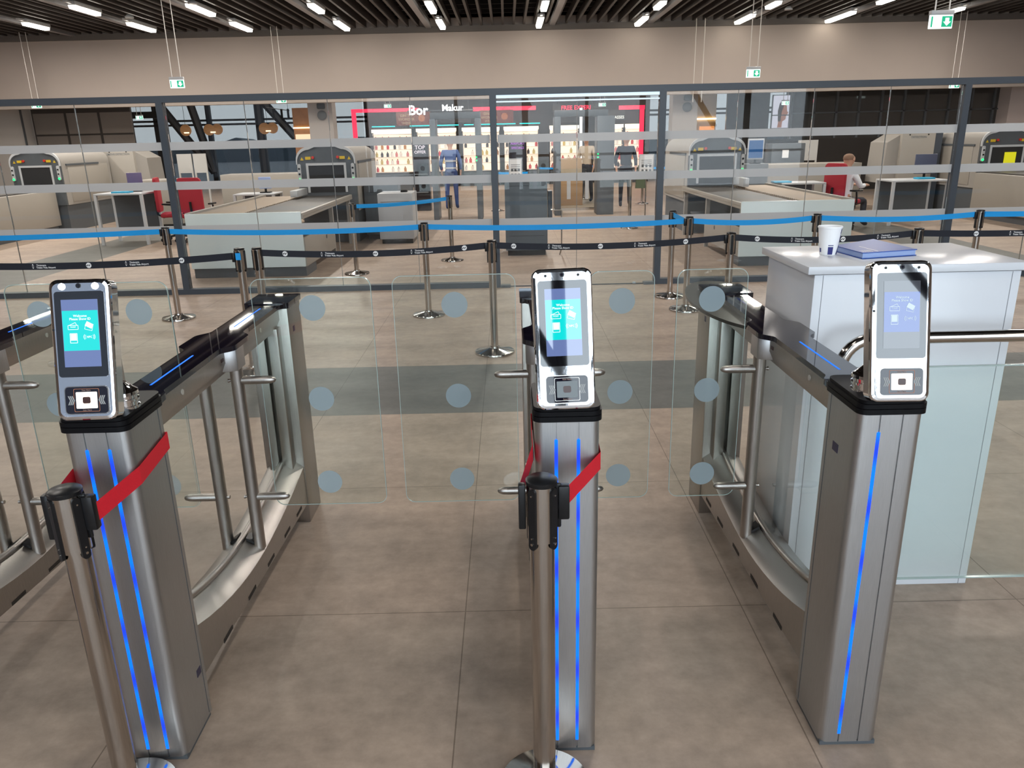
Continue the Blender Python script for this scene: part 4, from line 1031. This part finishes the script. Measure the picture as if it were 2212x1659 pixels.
# copper cladding left of the left column + signs
tag(MB().box(-6.4, 24.5, 0, -5.75, 24.8, 2.70).build('copper_pillar', mat('copper_cladding', (.50, .25, .12), .35, .5, .1, 4)), 'copper-coloured lit pillar left of the left column', 'pillar')
tag(MB().box(-6.4, 24.46, 2.12, -5.75, 24.5, 2.15).build('strip_light', MATS['warm_strip']), 'warm strip light across the copper pillar', 'lamp')
tag(MB().box(-6.35, 24.44, 1.75, -5.8, 24.5, 1.95).build('menu_panel', emis('menu_glow', (.9, .62, .40), 1.4)), 'warm lit panel at the foot of the copper pillar', 'panel')
for i, (x, l) in enumerate(((-9.45, 'leftmost round wooden sign by the left post'), (-8.67, 'double round wooden sign right of the left post'), (-7.04, 'double round wooden sign left of the copper pillar'))):
    t = thing('wooden_sign', l, 'hanging sign', (x, 24, 2.13), 0, 'round wooden hanging signs')
    m = MB(); m.lathe([(.16, -.02), (.16, .02)], 24); m.xf(Matrix.Rotation(math.pi/2, 4, 'X')); 
    if i:
        k0 = len(m.v); m.lathe([(.155, -.018), (.155, .018)], 24); m.xf(Matrix.Translation((.15, .012, .01)) @ Matrix.Rotation(math.pi/2, 4, 'X'), k0); m.v[:k0] = [(a-.09, b2, c2) for a, b2, c2 in m.v[:k0]]
    m.build('wood_disc', WOOD, t)
    MB().box(-.05, -.03, -.09, .10, -.022, -.05).build('sign_lettering', emis('sign_letter_glow', (1, .85, .6), 1.5), t)
    MB().cyl((0, 0, .12), (0, 0, 3.4), .006, n=6).build('hanging_wire', BLACK, t)
for x, z, l in ((-12.2, 2.55, 'dark ceiling display left of the left post'),):
    tag(MB().box(-.55, 0, 0, .55, .12, .2).cyl((-.4, .06, .15), (-.4, .06, 3.046), .01, n=6).cyl((.4, .06, .15), (.4, .06, 3.046), .01, n=6).build('flight_display', BLACK, loc=(x+.6, 26, z), ), l, 'display')
tt = MB()
tt.tube([(-7.3, 25, 2.75), (-6.6, 25, 2.65)], .012, 6)
for x in (-7.1, -6.85, -6.65): tt.cyl((x, 25, 2.42), (x, 25, 2.70), .035, n=8)
for x in (-7.2, -6.65): tt.cyl((x, 25, 2.7), (x, 25, 5.6), .006, n=6)
tag(tt.build('track_spots', BLACK), 'black track with three unlit spots left of the copper pillar', 'track light')

# ---------------------------------------------------------------- shop
SHOPD = mat('shop_dark_fascia', (.02, .018, .018), .5); NEON = emis('red_outline_light', (1, .035, .09), 1.5); TEALN = emis('teal_line_light', (.02, .75, .72), 1.6)
fz = 30.0
struct(MB().box(-5.2, fz+.6, 0, 5.4, fz+.8, 3.4).build('wall_shop_back', mat('shop_back_wall', (.045, .04, .038), .7), smooth=False))
struct(MB().box(-3.55, fz, 2.28, -1.3, fz+.2, 2.64).box(-.95, fz, 2.60, .15, fz+.2, 3.0).box(1.9, fz, 2.2, 2.9, fz+.2, 2.9).box(3.35, fz, 2.25, 4.4, fz+.2, 2.6).build('wall_shop_fascia', SHOPD, smooth=False))
def hanger(t, xs, z0, y=0):
    m = MB(); T = t.location
    for dx in xs: m.cyl((dx, y, z0), (dx, y, 5.6-T.z), .008, n=6)
    m.build('hanging_rods', DGREY, t)
nl = thing('red_light_outline', 'glowing red outline around the shop front', 'light outline', (0, fz-.05, 0))
for xa, za, xb, zb in ((-5.66, 2.70, -3.2, 2.82), (-5.66, .9, -5.50, 2.82), (-1.2, 2.66, 1.1, 2.80), (4.15, 2.60, 5.1, 2.74), (4.92, .9, 5.08, 2.74)):
    MB().box(xa, 0, za, xb, .05, zb).build('red_light_bar', NEON, nl, smooth=False)
bsn = thing('shop_sign', 'large glowing white shop sign above the shop', 'sign', (-2.35, fz-.6, 2.72))
tx = MB(); add_text(tx, 'Bor', .46, lambda u, v: (-.78+u, 0, v)); add_text(tx, 'Makur', .30, lambda u, v: (.45+u, 0, .06+v)); 
k0 = len(tx.v); tx.build('sign_letters', emis('sign_letters_white', (1, 1, 1), 2.4), bsn, smooth=False)
MB().box(-1.2, .02, -.04, 1.2, .06, .0).build('letter_rail', DGREY, bsn); hanger(bsn, (-1, 1), 0, .04)
dfs = thing('red_letter_sign', 'glowing red letters reading FREE EXPERI above the shop entrance', 'sign', (2.55, fz-.3, 2.70))
tx = MB(); add_text(tx, 'FREE EXPERI', .20, lambda u, v: (u, 0, v)); tx.build('sign_letters', NEON, dfs, smooth=False); MB().box(-.85, .02, -.12, .9, .06, .14).build('sign_backing', SHOPD, dfs); hanger(dfs, (-.6, .6), .12, .04)
for s, x, z, l, sz in (('FRAGRANCES', -3.15, 2.36, 'small white FRAGRANCES lettering on the dark fascia', .15), ('SUNGLASSES', 3.95, 2.34, 'small white SUNGLASSES lettering over the right shelves', .14)):
    tx = MB(); add_text(tx, s, sz, lambda u, v: (x+u, fz-.03, z+v)); tag(tx.build('category_lettering', emis('lettering_white', (.9, .88, .8), 1.2), smooth=False), l, 'lettering')
for i, (xa, xb) in enumerate(((-4.95, -4.1), (-3.55, -1.75), (-1.55, -1.2), (-1.1, .35), (.5, 1.25))):
    tag(MB().box(xa, fz-.02, 2.18, xb, fz+.03, 2.215).build('teal_light_line', TEALN, smooth=False), 'glowing teal line above the shop shelves, %s from left' % ordn[i], 'light strip')
for i, (x, l) in enumerate(((-3.35, 'brown cocktail advertisement left in the shop front'), (-.35, 'brown cocktail advertisement right of the middle post'))):
    t = thing('advertising_screen', l, 'advertisement', (x, fz-.5, 2.45)); MB().box(-.62, 0, -.24, .62, .05, .22).build('screen_panel', emis('ad_brown', (.17, .035, .018), .9), t); hanger(t, (-.5, .5), .2, .03)
    tx = MB()
    for k, s in enumerate(('GIN TO', 'WONDER', 'WINE')): add_text(tx, s, .13, lambda u, v, k=k: (-.25+u, -.004, .10-.13*k+v))
    tx.build('ad_lettering', emis('ad_gold', (.45, .30, .16), .8), t, smooth=False)
    q = MB(); disc(q, lambda u, v: (u, -.003, v), .12, 20, .30, .0); q.build('ad_picture', emis('ad_orange', (.5, .16, .06), .8), t, smooth=False)

# shelf units with back lighting and goods
SHELFW = emis('shelf_backlight', (1, .80, .62), .95, (.7, .65, .6)); SHELFB = mat('shelf_white', (.75, .68, .6), .5)
units = [(-4.25, 1.5, 'first'), (-2.6, 1.5, 'second'), (-.95, 1.4, 'third'), (.55, 1.3, 'fourth'), (2.15, 1.1, 'fifth'), (3.85, 1.0, 'sixth'), (4.75, .7, 'seventh')]
goods_cols = [('red', (.55, .03, .03)), ('white', (.75, .72, .68)), ('amber', (.50, .22, .05)), ('dark', (.04, .03, .03)), ('pink', (.62, .20, .20)), ('gold', (.55, .42, .12))]
proto = {}
for cn, cc in goods_cols:
    m_ = mat('goods_'+cn, cc, .4)
    proto[cn] = (MB().lathe([(.045, 0), (.05, .03), (.05, .12), (.02, .15), (.018, .19)], 10), m_)
meshes = {}
for x, w_, o_ in units:
    t = thing('shelf_unit', 'backlit shop shelf unit, %s from the left' % o_, 'shelf unit', (x, fz+.25, 0), 0, 'backlit shop shelves')
    MB().box(-w_/2, .16, .55, w_/2, .2, 2.10).build('back_panel', SHELFW, t, smooth=False)
    MB().box(-w_/2, -.15, .0, w_/2, .18, .5).build('base_cabinet', DGREY, t)
    MB().box(-w_/2, -.16, 1.98, w_/2, -.12, 2.10).build('header_light', emis('header_glow', (1, .86, .7), 1.6), t, smooth=False)
    for sx in (-1, 1): MB().box(sx*w_/2-.02, -.15, 0, sx*w_/2+.02, .18, 2.1).build('upright', SHOPD, t)
    for k in range(6):
        z = .55+.27*k; MB().box(-w_/2+.02, -.14, z, w_/2-.02, .15, z+.025).build('shelf', SHELFB, t)
        if k == 5: continue
        n_ = int(w_/.22); xq = -w_/2+.12
        while xq < w_/2-.08:
            cn = random.choice(goods_cols)[0]
            if random.random() < .85:
                if cn not in meshes:
                    mb_, mm = proto[cn]; o = mb_.build('bottle', mm)
                    meshes[cn] = o; first = True
                else: o = meshes[cn].copy(); col.objects.link(o)
                o.location = (x+xq, fz+.25-.02, z+.0255)
                tag(o, '%s bottle on the %s backlit shelf unit from the left' % (cn, o_), 'bottle', 'bottles on the %s shelf unit' % o_)
            xq += .16+random.random()*.1
# dark gondola displays in front of the shop
def gondola(x, y, w_, z1, texts, tcol, label):
    t = thing('promo_display', label, 'display stand', (x, y, 0))
    MB().box(-w_/2, 0, 0, w_/2, .35, z1).build('display_body', mat('gloss_black_panel', (.012, .010, .014), .3), t, .01)
    tx = MB()
    for k, (s, sz) in enumerate(texts): add_text(tx, s, sz, lambda u, v, k=k: (u, -.004, z1-.12-.11*k+v))
    tx.build('display_lettering', tcol, t, smooth=False)
    for k in range(3): MB().box(-w_/2+.04, -.08, .45+.22*k, w_/2-.04, 0, .47+.22*k).build('ledge', MGREY, t)
gondola(-2.15, 20.0, .40, 1.66, (('TOP', .13), ('OFFER', .10)), emis('offer_white', (.9, .8, .85), 1.0), 'black display stand reading TOP OFFER')
gondola(.28, 20.6, .46, 1.70, (('AIRPORT', .09), ('SPECIALS', .08)), emis('purple_letters', (.40, .10, .55), 1.1), 'black display stand with purple lettering right of the middle post')
ch_ = thing('patterned_totem', 'tall silver patterned display panel right of the left scanner', 'display stand', (-3.75, 20, 0))
MB().box(-.16, 0, 0, .16, .1, 1.72).build('totem_body', LGREY, ch_)
MB().box(-.13, -.004, .1, .13, 0, 1.66).build('pattern_sheet', mat('silver_pattern', (.45, .50, .52), .3, .4, .8, 5, 0, stretch=(2, 1, .6)), ch_)
cb = thing('shipping_cartons', 'brown cardboard carton stack behind the glass door', 'carton', (1.6, 20.6, 0))
MB().box(-.35, 0, 0, .35, .5, .62).build('lower_carton', mat('cardboard', (.35, .20, .10), .8), cb, .01)
MB().box(-.33, .02, .625, .33, .48, 1.18).build('upper_carton', mat('cardboard_pale', (.42, .32, .23), .8), cb, .01)
for i, (x, l) in enumerate(((1.55, 'left'), (2.35, 'right'))):
    tag(MB().box(-.04, 0, .0, .04, .04, 2.55 if i else 1.9).build('light_column', emis('white_column', (1, .97, .92), 2.2), loc=(x, 25.5, .0)), '%s glowing white light column at the shop entrance' % l, 'light column')
gb_ = thing('glass_barrier', 'low clear glass barrier with two pale markers behind the sliding door', 'glass barrier', (1.7, 19.2, 0))
MB().box(-.55, -.008, .04, .55, .008, .98).build('glass_panel', GLASSF, gb_, smooth=False); MB().box(-.56, -.03, 0, .56, .03, .06).build('base_channel', POLISH, gb_)
for x in (-.22, .22): MB().box(x-.045, -.014, .27, x+.045, -.0085, .70).build('pale_marker', LGREY, gb_)

# ================================================================ PEOPLE
def skin_body(name, joints, edges, mat_, parent, levels=1):
    me = bpy.data.meshes.new(name); names = list(joints)
    me.from_pydata([joints[n][:3] for n in names], [(names.index(a), names.index(b_)) for a, b_ in edges], [])
    o = bpy.data.objects.new(name, me); col.objects.link(o); o.parent = parent
    mo = o.modifiers.new('skin', 'SKIN'); mo.use_smooth_shade = True
    sv = me.skin_vertices[0].data if me.skin_vertices else None
    if sv is None:
        bm = bmesh.new(); bm.from_mesh(me); bm.verts.layers.skin.verify(); bm.to_mesh(me); bm.free(); sv = me.skin_vertices[0].data
    for i, n in enumerate(names):
        r_ = joints[n][3]; sv[i].radius = (r_, r_*(joints[n][4] if len(joints[n]) > 4 else 1)); sv[i].use_root = (i == 0)
    o.modifiers.new('sub', 'SUBSURF').levels = levels; o.modifiers['sub'].render_levels = levels
    me.materials.append(mat_); return o
def person(name_label, loc, rz, seated, top_m, leg_m, hair_m, bald=False, arm='down', stripes=False):
    t = thing('person', name_label, 'person', loc, rz)
    hz = .50 if seated else .93
    J = {'pelvis': (0, 0, hz, .11, .8), 'waist': (0, 0, hz+.18, .105, .75), 'chest': (0, .02, hz+.38, .15, .7), 'neckb': (0, .01, hz+.52, .055), 'neck': (0, .025, hz+.585, .045), 'head0': (0, .045, hz+.66, .088), 'head': (0, .05, hz+.73, .116), 'crown': (0, .045, hz+.80, .090)}
    E_ = [('pelvis', 'waist'), ('waist', 'chest'), ('chest', 'neckb'), ('neckb', 'neck'), ('neck', 'head0'), ('head0', 'head'), ('head', 'crown')]
    L_ = {'pelvis': (0, 0, hz, .145, .85), 'waistband': (0, 0, hz+.11, .135, .8)}; LE = [('pelvis', 'waistband')]; T_ = {'hem': (0, 0, hz-.04, .17, .85), 'waist': (0, 0, hz+.06, .15, .8), 'mid': (0, .01, hz+.25, .14, .78), 'chest': (0, .02, hz+.40, .16, .75), 'collar': (0, .01, hz+.53, .075)}; TE = [('hem', 'waist'), ('waist', 'mid'), ('mid', 'chest'), ('chest', 'collar')]
    for sx, s in ((-1, 'l'), (1, 'r')):
        if seated: kn = (sx*.12, .42, hz-.0, .065); an = (sx*.13, .40, .10, .045); toe = (sx*.14, .54, .045, .04)
        else: kn = (sx*.11, .02*sx, .50, .065); an = (sx*.12, -.02+.06*sx, .09, .045); toe = (sx*.13, .12+.06*sx, .04, .04)
        L_['hip'+s] = (sx*.10, .03, hz-.03, .09); L_['knee'+s] = kn; L_['ank'+s] = an; L_['toe'+s] = toe
        LE += [('pelvis', 'hip'+s), ('hip'+s, 'knee'+s), ('knee'+s, 'ank'+s), ('ank'+s, 'toe'+s)]
        J['sh'+s] = (sx*.17, .0, hz+.49, .055)
        if arm == 'front': el = (sx*.23, .14, hz+.25, .042); wr = (sx*.16, .36, hz+.27, .028); ha = (sx*.13, .45, hz+.26, .024)
        else: el = (sx*.25, -.02, hz+.22, .042); wr = (sx*.24, .08, hz+.0, .028); ha = (sx*.23, .11, hz-.09, .024)
        J['el'+s] = el; J['wr'+s] = wr; J['ha'+s] = ha
        E_ += [('chest', 'sh'+s), ('sh'+s, 'el'+s), ('el'+s, 'wr'+s), ('wr'+s, 'ha'+s)]
        for q in range(4):
            nm = 'f%d%s' % (q, s); d = Vector(ha[:3])-Vector(wr[:3]); d.normalize(); side = Vector((0, 0, 1)).cross(d) if arm == 'front' else Vector((0, 1, 0))
            p_ = Vector(ha[:3])+d*(.055+.01*(q in (1, 2)))+side*(.014*(q-1.5)); J[nm] = (*p_, .008); E_.append(('ha'+s, nm))
        T_['sh'+s] = (sx*.175, 0, hz+.485, .068); T_['el'+s] = (*el[:3], .052); T_['cu'+s] = (*((Vector(el[:3])*.2+Vector(wr[:3])*.8)), .040)
        TE += [('chest', 'sh'+s), ('sh'+s, 'el'+s), ('el'+s, 'cu'+s)]
    if not seated: pass
    J.update({k: v for k, v in L_.items() if k not in ('pelvis', 'waistband')}); 
    body = skin_body('body', {k: ((*v[:3], v[3]*.9, *(v[4:]))) if k[:2] in ('hi', 'kn', 'an', 'to') else v for k, v in J.items()}, E_+LE[1:], SKIN, t)
    skin_body('shirt', T_, TE, top_m, t); skin_body('trousers', L_, LE, leg_m, t)
    hd = hz+.73
    fe = MB().lathe([(.001, -.012), (.010, 0), (.001, .02)], 8, (0, .150, hd-.012)); 
    for sx in (-1, 1): fe.lathe([(.002, -.018), (.014, 0), (.002, .02)], 8, (sx*.098, .045, hd-.01))
    fe.build('nose_and_ears', SKIN, t)
    ey = MB(); 
    for sx in (-1, 1): ey.lathe([(.001, -.008), (.009, 0), (.001, .008)], 8, (sx*.034, .138, hd+.012))
    ey.build('eyes', DKCLOTH, t)
    MB().box(-.022, .134, hd-.058, .022, .142, hd-.052).build('mouth', mat('lips', (.35, .13, .11), .6), t)
    if hair_m:
        prof = [(.100, .0), (.106, .04), (.096, .085), (.058, .118), (.001, .128)] if not bald else [(.094, .01), (.096, .04), (.086, .080), (.052, .108), (.001, .117)]
        MB().lathe(prof, 18, (0, .030, hd-.02)).build('hair', hair_m, t)
    if stripes:
        for z_ in (.08, .25): MB().lathe([(.158, 0), (.158, .035)], 24).xf(Matrix.Translation((0, .008, hz+z_)) @ Matrix.Diagonal((1, .80, 1, 1))).build('reflective_stripe', LGREY, t)
    return t
HAIRB = mat('brown_hair', (.05, .03, .02), .8); HAIRG = mat('cropped_grey_hair', (.20, .12, .08), .9)
person('person in a white shirt and dark trousers seated on a red chair at a desk', (6.15, 14.45, 0), math.radians(-62), True, WSHIRT, DKCLOTH, HAIRG, True, 'front')
person('person in a blue uniform with pale reflective stripes seen from behind', (-1.42, 20.2, 0), 0, False, mat('blue_uniform', (.08, .13, .30), .8), NAVY, HAIRB, False, 'down', True)
person('person in a beige top and dark trousers walking at the shop entrance', (2.15, 21.6, 0), math.radians(150), False, BEIGEC, DKCLOTH, HAIRB)
person('person in dark clothes beside the right notice stand', (2.95, 19.9, 0), math.radians(180), False, DKCLOTH, DKCLOTH, HAIRB)
tag(MB().prism([(-.12, 0), (.12, 0), (.10, .36), (-.10, .36)], 'y', -.06, .06).tube([(-.07, 0, .35), (-.06, 0, .55), (.06, 0, .55), (.07, 0, .35)], .01, 6).build('shoulder_bag', mat('green_bag', (.10, .13, .08), .8), loc=(3.32, 19.85, .45)), 'dark green bag carried by the person in dark clothes', 'bag')
